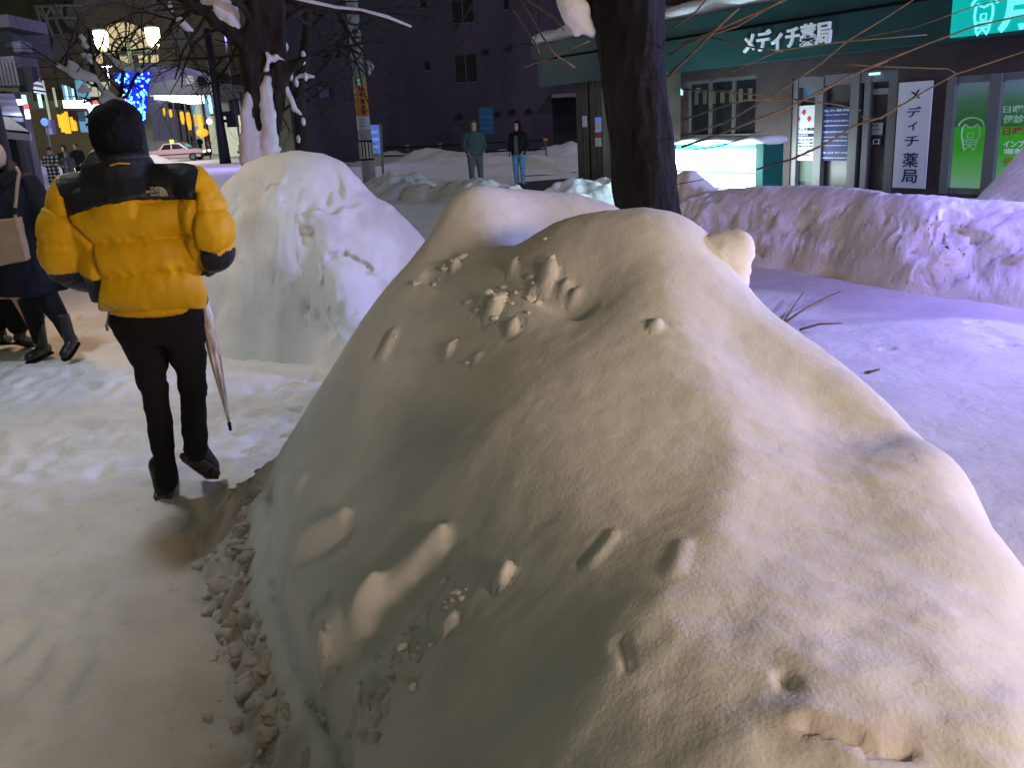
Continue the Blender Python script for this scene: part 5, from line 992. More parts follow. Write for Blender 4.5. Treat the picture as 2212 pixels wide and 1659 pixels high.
# green poster bays
def gposter(uL, vT, vB, uR, label):
    a, b, z0, z1 = PH.rect(uL, vT, vB, uR, -.06); t = thing('window_poster', label, 'poster', PH.P((a+b)/2, z0, -.06)); mb = MB(); PH.slab(mb, a, b, z0, z1, -.08, .02); mb.build('print', M_['posterg'], t); return t, a, b, z0, z1
t, a, b, z0, z1 = gposter(2058, 172, 418, 2140, 'green window poster with a pale tooth outline, left of the window post'); M_['palegreen'] = mat('pale_green_print', (.30, .50, .36), .5, emit=(.3, .5, .35), estr=.2)
tooth(2076, 254, 2122, 326, -.058, M_['palegreen'], t, .03)
t, a, b, z0, z1 = gposter(2156, 168, 424, 2330, 'green window poster with rows of printed characters, at the right edge'); w = 2330-2156
for txt, v0_, v1_, mm in (('日曜診療', 228, 244, 'palegreen'), ('健診予防', 248, 266, 'palegreen'), ('日曜診療', 274, 292, 'red'), ('インプラント', 303, 318, 'white_l'), ('審美矯正', 320, 332, 'white_l'), ('受付中', 340, 358, 'goldrail')):
    a, b, z0, z1 = PH.rect(2168, v0_, v1_, 2260, -.058); text_mesh(txt, 'lettering', M_[mm], t, PH.P(b, z0, -.058), -PH.d, V3(0, 0, 1), z1-z0, .008, .02, b-a)
mb = MB()
for u0_, u1_ in ((2050, 2057), (2142, 2155), (2331, 2345)):
    a, b, z0, z1 = PR(u0_, 170, 415, u1_); PH.slab(mb, a, b, gz0, gz1, -.1, .14)
PH.slab(mb, gA, gB, gz1-.12, gz1-.002, -.09, .1); PH.slab(mb, gA, gB, gz0+.002, gz0+.1, -.09, .1); mb.build('window_post', fm, ph)
for uL, uR, lb_ in ((1257, 1267, 'white notice taped on the left slim pillar'), ):
    a, b, z0, z1 = PH.rect(1258, 250, 274, 1268, .86); t = thing('paper_notice', lb_, 'notice', PH.P(a, z0, .86)); mb = MB(); PH.slab(mb, a, b, z0, z1, .864, .008); mb.build('sheet', M_['white'], t)
t = None
for v0_, v1_, mm in ((253, 261, 'bluebox'), (261, 281, 'white'), (281, 285, 'bluebox'), (285, 296, 'red'), (297, 316, 'white')):
    a, b, z0, z1 = PH.rect(1286, v0_, v1_, 1299, .86)
    if t is None: t = thing('pillar_sticker', 'blue, white and red sticker strip down the right slim pillar', 'sticker', PH.P(a, z0, .86))
    mb = MB(); PH.slab(mb, a, b, z0, z1, .864, .008); mb.build('label_block', M_[mm], t)
# light box on the pavement with a cap of snow
LA, LB, lz0, lz1 = PH.rect(1462, 322, 402, 1636, 1.5); lbx = thing('light_box_sign', 'glowing white box sign with a green end and a snow cap, behind the near trunk', 'sign', PH.P((LA+LB)/2, 0, 1.5))
mb = MB(); PH.slab(mb, LA-.20, LA-.004, .0, lz1+.12, 1.02, .54); mb.build('cabinet_end', mat('green_enamel', (.01, .11, .09), .4), lbx)
mb = MB(); PH.slab(mb, LA, LB, lz0+.35, lz1, 1.1, .43); mb.build('lit_face', M_['lightbox'], lbx)
mb = MB(); PH.slab(mb, LA, LB, lz0+.02, lz0+.30, 1.1, .38); mb.build('lit_plinth', M_['lightbox'], lbx)
mb = MB(); PH.slab(mb, LA, LB, lz0+.30, lz0+.35, 1.08, .44); PH.slab(mb, LA-.02, LB, lz1, lz1+.1, 1.05, .47); mb.build('trim', M_['lightbox2'], lbx)
mb = MB(); rings = []
for t_ in np.linspace(0, 1, 24): a = LA-.24+(LB-LA+.3)*t_; rings.append((PH.P(a, lz1+.15+.015*sin(t_*17), 1.27), PH.n*(.33+.03*sin(t_*23)), V3(0, 0, .075+.02*sin(t_*11)), .8))
mb.loft(rings); mb.build('snow_cap', M_['cap'], lbx, True)
def lamp_at(name, p, w, c, r, parent): return point(name, p, w, c, r, parent)
lamp_at('glow', PH.P((LA+LB)/2, lz0+.5, 2.1), 260, (.55, .9, 1.), .4, lbx)
# dark step of cleared paving in front
mb = MB(); p_ = [gnd(1120, 396, .02), gnd(1262, 384, .02), gnd(1480, 395, .02), gnd(1480, 425, .02), gnd(1290, 424, .02), gnd(1100, 404, .02)]; mb.prism(p_, V3(0, 0, .03)); o = mb.build('paving', mat('dark_paving', (.02, .022, .02), .6), None); o['kind'] = 'structure'
# ================================================================== DARK BUILDING
DB = Facade((-2.0, 46.5), (1, .03))
db = thing('apartment_building', 'dark mauve rendered building with few black windows in the middle background', 'building', DB.P(0, 0))
xl = DB.hit(622, 200)[0]; xr = DB.hit(1300, 200)[0]+6
wins = []
for (uL, vT, vB, uR, kind) in [(972, -10, 50, 1023, 2), (904, -8, 17, 922, 1), (914, 130, 152, 930, 1), (980, 117, 178, 1030, 2), (993, 268, 330, 1018, 0), (1192, 210, 330, 1262, 0), (1085, -6, 20, 1100, 1)]:
    wins.append(DB.rect(uL, vT, vB, uR)+(kind,))
ZB = 13
def wall_with_holes(fc, mb, a0, a1, z0, z1, holes, off, th):
    xs = sorted({a0, a1} | {h[0] for h in holes} | {h[1] for h in holes}); zs = sorted({z0, z1} | {max(z0, h[2]) for h in holes} | {min(z1, h[3]) for h in holes})
    for i in range(len(xs)-1):
        run = None
        for j in range(len(zs)-1):
            cx_, cz = (xs[i]+xs[i+1])/2, (zs[j]+zs[j+1])/2
            hole = any(h[0] < cx_ < h[1] and h[2] < cz < h[3] for h in holes)
            if hole or zs[j+1]-zs[j] < 1e-6: continue
            fc.slab(mb, xs[i], xs[i+1], zs[j], zs[j+1], off, th)
mb = MB(); wall_with_holes(DB, mb, xl, xr, -.1, ZB, wins, -.4, .4); DB.slab(mb, xl, xl+.4, -.1, ZB, -12, 11.6); mb.build('wall', M_['wall_dark'], db)
mb = MB(); DB.slab(mb, xl, xr, ZB+.003, ZB+.3, -12, 12); mb.build('roof', M_['wall_dark'], db)
for a, b, z0, z1, kind in wins:
    mb = MB(); DB.slab(mb, a, b, max(z0, 0), z1, -.3, .04); g_ = mb.build('window_pane' if kind else 'doorway', M_['glass'], db)
    if kind:
        mb = MB(); f_ = .05
        DB.slab(mb, a, b, z0-.06, z0, .0, .08); DB.slab(mb, a, a+f_, z0, z1, -.25, .1); DB.slab(mb, b-f_, b, z0, z1, -.25, .1); DB.slab(mb, a+f_, b-f_, z1-f_, z1, -.25, .1)
        if kind == 2: DB.slab(mb, (a+b)/2-.03, (a+b)/2+.03, z0, z1-f_, -.25, .1)
        mb.build('window_frame', mat('dim_frame', (.09, .09, .11), .6), db)
for (u, v) in [(1168/2.37*.6034*0+ (1000+398/2.37)*.6034, 465/2.37*.6034), ((1000+490/2.37)*.6034, 463/2.37*.6034), (1050, 112), (1100, 103), (1052, 248), (1075, 246), (1107, 242), (1142, 240), (993, 252)]:
    a, z = DB.hit(u, v); mb = MB(); mb.tube([DB.P(a, z, .0), DB.P(a, z, .18)], [.14, .14], 10); mb.build('vent', M_['black'], db)
mb = MB(); a, b, z0, z1 = DB.rect(690, 187, 212, 712); DB.slab(mb, a, b, z0, z1, .01, .3); mb.build('vent_box', mat('lit_vent_box', (.10, .10, .22), .7), db)
mb = MB(); a, b, z0, z1 = DB.rect(1188, 204, 212, 1300); DB.slab(mb, a, b, z0, z1, .01, 1.0); mb.build('door_canopy', M_['frame'], db)
# rail fence in front of it
def rail(name, label, pts, zs, th, m, posts, pm, cat='fence'):
    P_ = [gnd(*p) for p in pts]; t = thing(name, label, cat, P_[0])
    for z in zs: mb = MB(); mb.tube([p+V3(0, 0, z) for p in P_], th, 6); mb.build('rail', M_[m], t)
    for k in range(posts):
        q = P_[0]+(P_[-1]-P_[0])*k/(posts-1); mb = MB(); mb.tube([q, q+V3(0, 0, zs[-1]+.05)], th*1.2, 6); mb.build('post', M_[pm], t)
        mb = MB(); mb.tube([q+V3(-.1, 0, zs[-1]), q+V3(.1, 0, zs[-1]+.01)], th*2, 6); mb.build('clamp', M_['goldrail'], t)
rail('guard_rail', 'low dark rail with yellow clamps standing in the snow before the dark building', [(815, 352), (910, 352), (1010, 346), (1100, 342), (1180, 338)], [.35, .75], .04, 'black', 6, 'frame')
rail('railing', 'black railing along the foot of the dark building', [(880, 326), (960, 322), (1050, 318), (1150, 312), (1225, 308)], [.45, .8, 1.15], .045, 'black', 5, 'black')
mb = MB(); p_ = at(1052, 262, 43); t = thing('banner_panel', 'dim blue banner panel hung on the railing behind the green parka', 'banner', p_*V3(1, 1, 0)); mb.frame_box(at(1037, 290, 43), at(1068, 289, 43)-at(1037, 290, 43), V3(0, .05, 0), V3(0, 0, 1.2)); mb.build('panel', mat('dim_blue_panel', (.02, .13, .26), .6), t); 
for z in (.25, .5, .75): mb = MB(); mb.frame_box(at(1038, 290, 42.98)+V3(0, 0, z), (at(1066, 289, 42.98)-at(1038, 290, 42.98)), V3(0, .015, 0), V3(0, 0, .05)); mb.build('stripe', mat('pale_blue_stripe', (.06, .22, .36), .6), t)
q = gnd(815, 345)-V3(0, 0, 0); q = at(812, 335, 33); t = thing('sign_panel', 'lit blue notice panel on a grey post just right of the concrete pole', 'sign', q*V3(1, 1, 0))
mb = MB(); c0 = at(803, 332, 33); mb.frame_box(c0, V3(.32, 0, 0)*1.1, V3(0, .06, 0), V3(0, 0, 1.0)); mb.build('panel', M_['bluebox'], t); mb = MB(); mb.tube([at(824, 340, 33)*V3(1, 1, 0), at(822, 266, 33)], .045, 8); mb.build('post', M_['frame'], t)
for z in (.2, .45, .7): mb = MB(); mb.frame_box(c0+V3(.04, -.012, z), V3(.26, 0, 0), V3(0, .01, 0), V3(0, 0, .1)); mb.build('stripe', mat('pale_stripe', (.3, .4, .7), .6, emit=(.25, .4, 1), estr=.4), t)
# ================================================================== CONCRETE POLE
DP = 27.; t = thing('utility_pole', 'grey concrete utility pole with orange and green wraps and a striped reflector', 'utility pole', at(798, 395, DP)*V3(1, 1, 0))
def PP(u, v): return at(u, v, DP)
pb = at(799, 400, DP)*V3(1, 1, 0); px = lambda z: pb+V3(0, 0, z)
def pole_z(v): return at(790, v, DP)[2]
k1 = 1.0/ (FPX/DP/.97)
mb = MB(); zz = [-.2]+[pole_z(v) for v in (395, 300, 200, 100, 0, -100)]; rr_ = [x*k1 for x in (15.5, 15, 14.3, 13, 12.6, 12, 11.5)]; mb.tube([px(z) for z in zz], rr_, 20); mb.build('shaft', M_['concrete'], t, True)
def prad(z): return float(np.interp(z, zz, rr_))
def wrap(name, v0, v1, m, ex=.006, a0=0, a1=2*pi):
    z0, z1 = pole_z(v1), pole_z(v0); mb = MB()
    if a1-a0 > 6.2: mb.tube([px(z0), px(z1)], [prad(z0)+ex, prad(z1)+ex], 24)
    else:
        A_ = np.linspace(a0, a1, 10); n_ = len(A_)
        vs = [px(z)+V3(cos(a), sin(a), 0)*(prad(z)+e) for z in (z0, z1) for e in (ex, ex-.008) for a in A_]; fs = []
        for i in range(n_-1): fs += [(i, i+1, 2*n_+i+1, 2*n_+i), (n_+i+1, n_+i, 3*n_+i, 3*n_+i+1)]
        mb.add(vs, fs)
    return mb.build(name, m, t, True)
wrap('orange_wrap', 163, 250, M_['orange']); wrap('green_sticker', 163, 183, M_['greens'], .012, pi*1.1, pi*1.75); wrap('white_notice', 250, 280, mat('pole_notice', (.42, .46, .46), .7), .008, pi*1.05, pi*1.9)
wrap('reflector_band', 302, 346, M_['black'], .008); sub(t, t)
for i in range(6): wrap('reflector_stripe', 306, 342, M_['refl'], .016, pi*(1.08+.15*i), pi*(1.08+.15*i+.09))
for i, (ch, vv) in enumerate((('防', 188), ('犯', 200), ('重', 214), ('点', 226), ('区', 237))):
    z = pole_z(vv+9); text_mesh(ch, 'lettering', M_['ink'], t, px(z)+V3(.00, -prad(z)-.012, 0), V3(1, 0, 0), V3(0, 0, 1), .13, .006, .02)
for ch, v0_, h in (('4', 175, .10), ('北', 182, .08)): z = pole_z(v0_+1); text_mesh(ch, 'lettering', M_['white_l'], t, px(z)+V3(-.04, -prad(z)-.016, 0), V3(1, 0, 0), V3(0, 0, 1), h, .005, .02)
for k_ in range(3): z = pole_z(258+k_*7); mb = MB(); mb.frame_box(px(z)+V3(-.09, -prad(z)-.012, 0), V3(.17, 0, 0), V3(0, .006, 0), V3(0, 0, .02)); mb.build('text_line', M_['frame'], t)
for v_ in (104, 140): z = pole_z(v_); mb = MB(); mb.tube([px(z), px(z+.06)], prad(z)+.02, 16); mb.build('band', M_['frame'], t)
z = pole_z(145); mb = MB(); mb.loft([(px(z)+V3(.30, -.1, -.22), V3(.02, 0, 0), V3(0, .12, 0)), (px(z)+V3(.38, -.1, 0), V3(.10, 0, 0), V3(0, .2, 0)), (px(z)+V3(.30, -.1, .24), V3(.02, 0, 0), V3(0, .12, 0))]); mb.build('bracket_lamp', mat('milky_cover', (.5, .52, .48), .5), t, True)
mb = MB(); mb.tube([px(z), px(z)+V3(.32, -.1, 0)], .03, 6); mb.build('bracket', M_['frame'], t)
# ================================================================== SLANTING NAVY POLE, HYDRANT
DQ = 60.; pb = at(487, 350, DQ)*V3(1, 1, 0); t = thing('signal_pole', 'dark navy steel pole carrying small signal heads beside the lit shop', 'pole', pb)
def Q4(u, v): return at(u, v, DQ)
mb = MB(); mb.tube([pb-V3(0, 0, .1), V3(pb[0], pb[1], 1.3), V3(pb[0]-.0, pb[1], Q4(478, 250)[2]), V3(pb[0], pb[1], Q4(460, 60)[2])], [.38, .34, .27, .2], 12); mb.build('shaft', mat('navy_pole', (.010, .011, .018), .6), t, True)
for (u, v, w, h) in ((497, 262, .35, .7), (508, 258, .3, .9), (491, 245, .5, .3)):
    mb = MB(); p_ = Q4(u, v); mb.box(p_, (w, .4, h)); mb.tube([p_, V3(pb[0], pb[1], p_[2])], .06, 6); mb.build('signal_head', M_['black'], t)
mb = MB(); mb.box(V3(pb[0]-1.6, pb[1]-.2, Q4(470, 80)[2]), (2.4, .2, .12)); mb.build('cross_arm', M_['darkpole'], t)
DH = 64.; pb = at(525, 346, DH)*V3(1, 1, 0); t = thing('fire_hydrant', 'dark red fire hydrant in the snow right of the navy pole', 'hydrant', pb)
mb = MB(); mb.tube([pb, pb+V3(0, 0, .75), pb+V3(0, 0, .8), pb+V3(0, 0, 1.0)], [.17, .17, .24, .10], 12, False); mb.build('barrel', M_['hydrant'], t, True); mb = MB(); mb.ball(pb+V3(0, 0, 1.0), (.2, .2, .16)); mb.build('bonnet', M_['hydrant'], t, True)
mb = MB(); mb.tube([pb+V3(-.3, 0, .62), pb+V3(.3, 0, .62)], .09, 8); mb.build('outlet', M_['hydrant'], t)
# ================================================================== CAR
DC = 74.; cb = at(388, 347, DC)*V3(1, 1, 0); car = thing('car', 'pale pink saloon taxi with a lit roof lamp crossing behind the yellow jacket', 'car', cb)
ex = V3(1, 0, 0); kx = 4.65
def CP_(x, z, y=0): return cb+V3((x-.5)*kx, y, z)
prof = [(0.0, .45), (.01, .82), (.06, .90), (.22, .93), (.70, .95), (.90, .88), (.985, .78), (1.0, .5), (.985, .30), (.02, .30)]
mb = MB(); mb.prism([CP_(x, z, -.85) for x, z in prof], V3(0, 1.7, 0)); mb.build('body', M_['pinkcar'], car)
cab = [(.22, .93), (.31, 1.38), (.34, 1.42), (.55, 1.43), (.60, 1.40), (.74, .95)]
mb = MB(); n_ = len(cab); mb.add([CP_(x, z, -.84+(z-.93)*.30) for x, z in cab]+[CP_(x, z, .84-(z-.93)*.30) for x, z in cab], [tuple(range(n_))[::-1], tuple(range(n_, 2*n_))]+[(i, (i+1) % n_, n_+(i+1) % n_, n_+i) for i in range(n_)]); mb.build('roof', M_['pinkcar'], car)
for poly in ([(.275, .96), (.335, 1.33), (.44, 1.35), (.44, .96)], [(.465, .96), (.465, 1.35), (.575, 1.33), (.69, .98)]):
    mb = MB(); mb.prism([CP_(x, z, -.862+(z-.93)*.30) for x, z in poly], V3(0, .02, 0)); mb.build('window', M_['glass'], car)
mb = MB(); mb.prism([CP_(.735, .975, -.7), CP_(.61, 1.38, -.62), CP_(.61, 1.38, .62), CP_(.735, .975, .7)], V3(.03, 0, .02)); mb.build('windscreen', M_['glass'], car)
for x in (.19, .80):
    for y in (-.86, .70):
        mb = MB(); mb.tube([CP_(x, .31, y), CP_(x, .31, y+.18)], .31, 20); w_ = sub(mb.build('wheel', M_['tyre'], car), car); mb = MB(); yy = y-.01 if y < 0 else y+.19; mb.tube([CP_(x, .31, yy), CP_(x, .31, yy+.02)], .18, 14); mb.build('rim', M_['frame'], w_)
mb = MB(); mb.frame_box(CP_(.05, .52, -.87), V3(kx*.9, 0, 0), V3(0, .02, 0), V3(0, 0, .07)); mb.build('trim_strip', M_['black'], car)
mb = MB(); mb.frame_box(CP_(.94, .30, -.88), V3(.32, 0, 0), V3(0, 1.76, 0), V3(0, 0, .24)); mb.build('bumper', M_['black'], car)
for y in (-.78, .5): mb = MB(); mb.frame_box(CP_(.975, .62, y), V3(.14, 0, 0), V3(0, .28, 0), V3(0, 0, .14)); mb.build('headlight', M_['headl'], car)
mb = MB(); mb.frame_box(CP_(.40, 1.435, -.2), V3(.16, 0, 0), V3(0, .4, 0), V3(0, 0, .26)); mb.build('roof_lamp', emis('taxi_lamp', (.9, .95, .1), 2.0), car)
mb = MB(); mb.frame_box(CP_(.66, .93, -.9), V3(.08, 0, 0), V3(0, .06, 0), V3(0, 0, .14)); mb.build('mirror', M_['pinkcar'], car)
# ================================================================== ORNATE STREET LAMP
DL = 29.; pb = at(286, 150, DL)*V3(1, 1, 0); sl = thing('street_lamp', 'ornate twin street lamp with glowing bowls above the blue string lights', 'street lamp', pb)
def LL(u, v, dy=0): return at(u, v, DL+dy)
ztop = LL(280, 92)[2]; PX = pb[0]
def Lx(dx, v, dy=0):                       # offsets in metres from the post, height from the photo
    return V3(PX+dx, pb[1]+dy, LL(285, v)[2])
m1 = 1.0/(FPX/DL/.96)
mb = MB(); mb.tube([V3(PX, pb[1], -.1), Lx(0, 250), Lx(0, 150), Lx(0, 90)], [.085, .075, .065, .05], 10); mb.build('post', M_['greenpole'], sl, True)
uc = 283
def U(u, v, dy=0): return V3(PX+(u-uc)*m1, pb[1]+dy, LL(uc, v)[2])
for s_ in (-1, 1):
    mb = MB(); mb.tube([U(uc, 118), U(uc+s_*30, 118), U(uc+s_*52, 112), U(uc+s_*54, 104)], .03, 6); mb.tube([U(uc, 112), U(uc+s_*50, 111)], .018, 6); mb.build('arm', M_['greenpole'], sl, True)
    c_ = U(uc+s_*54, 82); mb = MB(); mb.loft([(c_+V3(0, 0, -.26), V3(.13, 0, 0), V3(0, .13, 0)), (c_+V3(0, 0, -.1), V3(.19, 0, 0), V3(0, .19, 0)), (c_+V3(0, 0, .2), V3(.21, 0, 0), V3(0, .21, 0)), (c_+V3(0, 0, .26), V3(.19, 0, 0), V3(0, .19, 0))]); mb.build('lamp_bowl', M_['lamp'], sl, True)
    mb = MB(); mb.loft([(c_+V3(0, 0, .27), V3(.23, 0, 0), V3(0, .23, 0)), (c_+V3(0, 0, .34), V3(.12, 0, 0), V3(0, .12, 0)), (c_+V3(0, 0, .46), V3(.02, 0, 0), V3(0, .02, 0))]); mb.build('cap', M_['greenpole'], sl, True)
    mb = MB(); mb.tube([c_+V3(0, 0, -.26), c_+V3(0, 0, -.34), U(uc+s_*54, 108)], [.13, .10, .03], 10); mb.build('collar', M_['lamphalo'], sl, True)
    point('glow', c_+V3(0, -.45, 0), 60, (1., .92, .5), .2, sl)
mb = MB()
for t_ in np.linspace(.12*pi, .88*pi, 5): mb.tube([U(uc, 92), U(uc+52*cos(t_)*.9, 92-52*sin(t_)*.95)], .018, 5)
mb.tube([U(uc+26*cos(t_), 92-26*sin(t_)) for t_ in np.linspace(0, pi, 14)], .018, 5); mb.tube([U(uc+48*cos(t_), 92-48*sin(t_)) for t_ in np.linspace(.1, pi-.1, 16)], .02, 5); mb.build('fan_scroll', M_['black'], sl)
# blue string lights in a pointed shield on the post
bl = thing('string_lights', 'shield of blue string lights hung on the ornate lamp post', 'string lights', pb)
rr = random.Random(2); net = MB(); ub = 293
def UB(du, v, dy=0): return V3(PX+du*m1, pb[1]+dy, LL(uc, v)[2])
def half(v): return float(np.interp(v, [154, 165, 185, 210, 240, 268], [38, 38, 31, 24, 17, 9]))
for s_ in (-1, 1):
    for k_ in range(9):
        net.tube([UB(s_*half(v)*k_/8., v, -.12) for v in (158, 185, 210, 240, 268)], .006, 4)
for v in range(156, 270, 7): net.tube([UB(-half(v), v, -.12), UB(half(v), v, -.12)], .006, 4)
net.build('wire_net', M_['bluenet'], bl)
a_ = MB(); a_.prism([UB(-half(v), v, -.05) for v in (154, 165, 185, 210, 240, 268)]+[UB(half(v), v, -.05) for v in (268, 240, 210, 185, 165, 154)], V3(0, .03, 0)); a_.build('backing', mat('blue_mesh', (.02, .02, .30), .8, emit=(.01, .01, .6), estr=.30), bl)
for nm, mm, cnt, r in (('blue_bulb', 'led', 100, .034), ('pale_bulb', 'led2', 70, .034)):
    mb = MB()
    for k_ in range(cnt):
        v = 158+108*rr.random()**1.15; h = half(v); s_ = rr.choice((-1, 1)); du = s_*h*rr.uniform(.15, 1); mb.ball(UB(du, v, -.14), r, m=4)
    o_ = mb.build(nm, M_[mm], bl); o_['kind'] = 'stuff'
point('blue_glow', UB(0, 215, -.6), 90, (.08, .12, 1.), .3, bl)
# ================================================================== ARCADE BUILDING BEHIND
AR = Facade((-30., 92.), (1, .02))
ab_ = thing('arcade_building', 'large beige tiled building with a lit fan window and steel truss at top left', 'building', AR.P(0, 0))
mb = MB(); a0, _ = AR.hit(60, 150); a1, _ = AR.hit(628, 150); _, z1 = AR.hit(300, -60); _, z0 = AR.hit(300, 205)
hA, hB, hz0, hz1 = AR.rect(196, 46, 140, 352)
holes = [AR.rect(203, 116, 137, 222), AR.rect(250, 118, 137, 276), AR.rect(296, 118, 135, 320), AR.rect(322, 118, 135, 343)]
cxf, czf = AR.hit(268, 110); Rf = abs(AR.hit(332, 110)[0]-cxf); 
wall_with_holes(AR, mb, a0, a1, z0, z1, [(cxf-Rf, cxf+Rf, czf, czf+Rf)]+holes, -.5, .5)
# spandrels above the half round window
for s_ in (-1, 1):
    pts = [AR.P(cxf+s_*Rf*cos(t_), czf+Rf*sin(t_), -.5) for t_ in np.linspace(0, pi/2, 12)]+[AR.P(cxf+s_*Rf, czf+Rf, -.5)]
    mb.prism(pts if s_ > 0 else pts[::-1], AR.n*.5)
mb.build('wall', M_['tile_wall'], ab_)
mb = MB()
for v_ in (100, 126, 152, 178): _, z = AR.hit(450, v_); AR.slab(mb, a0, cxf-Rf-.3, z, z+.10, .003, .02); AR.slab(mb, cxf+Rf+.3, a1, z, z+.10, .003, .02)
for u in range(80, 200, 38): 
    a, _ = AR.hit(u, 150); AR.slab(mb, a, a+.10, z0, AR.hit(u, 82)[1], .026, .02)
for u in range(385, 625, 40): a, _ = AR.hit(u, 150); AR.slab(mb, a, a+.10, z0, z1, .026, .02)
mb.build('wall_joints', M_['seam'], ab_)
mb = MB(); mb.prism([AR.P(cxf+Rf*.98*cos(t_), czf+Rf*.98*sin(t_), -.35) for t_ in np.linspace(0, pi, 20)], AR.n*.05); fanw = sub(mb.build('fan_window', M_['cream'], ab_), ab_)
mb = MB()
for t_ in np.linspace(.06, pi-.06, 8): AR_d = AR.d*cos(t_)*Rf+V3(0, 0, sin(t_)*Rf); mb.tube([AR.P(cxf, czf, -.25), AR.P(cxf, czf, -.25)+AR_d], .09, 5)
for rr__ in (.45, .98): mb.tube([AR.P(cxf+Rf*rr__*cos(t_), czf+Rf*rr__*sin(t_), -.25) for t_ in np.linspace(0, pi, 16)], .10, 5)
mb.build('glazing_bars', M_['black'], fanw)
for a, b, z0_, z1_ in holes: mb = MB(); AR.slab(mb, a, b, z0_, z1_, -.3, .05); mb.build('lit_window', M_['cream'], ab_)
mb = MB(); R1, R2 = Rf*1.95, Rf*2.35
for i in range(24):
    t0_, t1_ = .02*pi+i*.96*pi/24, .02*pi+(i+1)*.96*pi/24
    mb.prism([AR.P(cxf+R1*cos(t0_), czf-1+R1*sin(t0_), .003), AR.P(cxf+R2*cos(t0_), czf-1+R2*sin(t0_), .003), AR.P(cxf+R2*cos(t1_), czf-1+R2*sin(t1_), .003), AR.P(cxf+R1*cos(t1_), czf-1+R1*sin(t1_), .003)], AR.n*.8)
mb.build('arch_ring', M_['greyarch'], ab_)
mb = MB(); AR.slab(mb, AR.hit(-40, 20)[0], AR.hit(150, 20)[0], AR.hit(60, 78)[1], z1, .1, 3); mb.build('dark_attic', mat('dark_olive_cladding', (.035, .036, .022), .9, var=.4, scale=.15), ab_)
tr_ = thing('roof_truss', 'grey steel truss frame against the dark attic at the top left corner', 'truss', AR.P(AR.hit(110, 40)[0], 0, 4))
for nm, pts in (('chord', [(75, 13), (178, 9)]), ('chord', [(100, 38), (172, 36)]), ('strut', [(77, 12), (97, 78)]), ('strut', [(88, 12), (115, 78)]), ('strut', [(108, 8), (136, 82)]), ('strut', [(118, 8), (148, 55)]), ('brace', [(98, 38), (74, 12)]), ('brace', [(98, 37), (112, 10)]), ('brace', [(130, 36), (112, 12)]), ('brace', [(132, 36), (132, 10)])):
    mb = MB(); mb.tube([at(u, v, 85) for u, v in pts], .13, 6); mb.build(nm, M_['greyarch'], tr_)
# left side colonnade and lit shops under the arcade
for (u, v0_, v1_, w, mm) in [(112, 172, 275, 1.6, 'white_lit'), (120, 188, 228, .7, 'cream'), (146, 180, 215, .7, 'cyan_lit'), (152, 182, 218, .7, 'cyan_lit'), (158, 188, 218, .6, 'cream'), (139, 180, 216, .7, 'cream')]:
    pass
sh_ = thing('shop', 'row of lit shop fronts with beige pillars, far down the left side', 'shop', at(170, 300, 88)*V3(1, 1, 0))
mb = MB(); mb.frame_box(at(55, 285, 90)*V3(1, 1, 0), V3(10.5, 0, 0), V3(0, .5, 0), V3(0, 0, 5.2)); mb.build('wall', mat('olive_tile', (.15, .13, .08), .8, emit=(.3, .25, .12), estr=.05), sh_)
for (u0_, u1_, v0_, v1_, mm, nm) in [(108, 110, 172, 270, 'shopglow', 'edge_light'), (120, 122, 188, 230, 'shopglow', 'edge_light'), (139, 141, 182, 216, 'blueglow', 'edge_light'), (145, 147, 184, 218, 'cyan_lit', 'edge_light'), (152, 154, 186, 218, 'blueglow', 'edge_light'), (158, 160, 190, 216, 'cyan_lit', 'edge_light'),
                                 (168, 192, 172, 212, 'blueglow', 'shop_window'), (194, 234, 176, 208, 'shopglow', 'shop_window'), (138, 182, 216, 233, 'white_lit', 'sign_board'), (150, 186, 238, 262, 'seam', 'dark_board'), (175, 192, 240, 285, 'blueglow', 'door'), (196, 212, 255, 262, 'shopglow', 'sign_board')]:
    p0_, p1_, p2_ = at(u0_, v1_, 86), at(u1_, v1_, 86), at(u0_, v0_, 86); mb = MB(); mb.frame_box(p0_, p1_-p0_, V3(0, .3, 0), V3(0, 0, p2_[2]-p0_[2])); mb.build(nm, M_[mm], sh_)
rr = random.Random(4)
for (u, v, r) in [(182, 222, .30), (188, 226, .30), (195, 232, .28), (203, 236, .25), (200, 242, .3), (205, 230, .22), (270, 210, .34), (212, 229, .2)]:
    mb = MB(); mb.ball(at(u, v, 84), r, m=6); mb.build('globe_lamp', M_['white_lit'], sh_, True)
mb = MB(); mb.ball(at(206, 221, 84), .22, m=6); mb.build('red_lamp', M_['red_lit'], sh_, True)
bn = None
for k_, (u, v0_, v1_, yy) in enumerate([(133, 248, 285, 70), (141, 244, 288, 72), (147, 240, 288, 74), (155, 252, 282, 78), (128, 246, 275, 80), (162, 258, 282, 86)]):
    p = at(u, v1_, yy); h = at(u, v0_, yy)[2]-p[2]; t = thing('lit_banner', f"yellow lit hanging strip in the left colonnade, {['second', 'third', 'tallest central', 'fifth', 'leftmost', 'rightmost'][k_]} of the six", 'banner', p, 'lit yellow strips in the left colonnade'); mb = MB(); mb.frame_box(p, V3(.22, 0, 0), V3(0, .12, 0), V3(0, 0, h)); mb.build('lit_strip', M_['orange_l'], t); mb = MB(); mb.tube([p+V3(.11, .06, h), p+V3(.11, .06, h+.5)], .03, 5); mb.build('hanger', M_['black'], t)
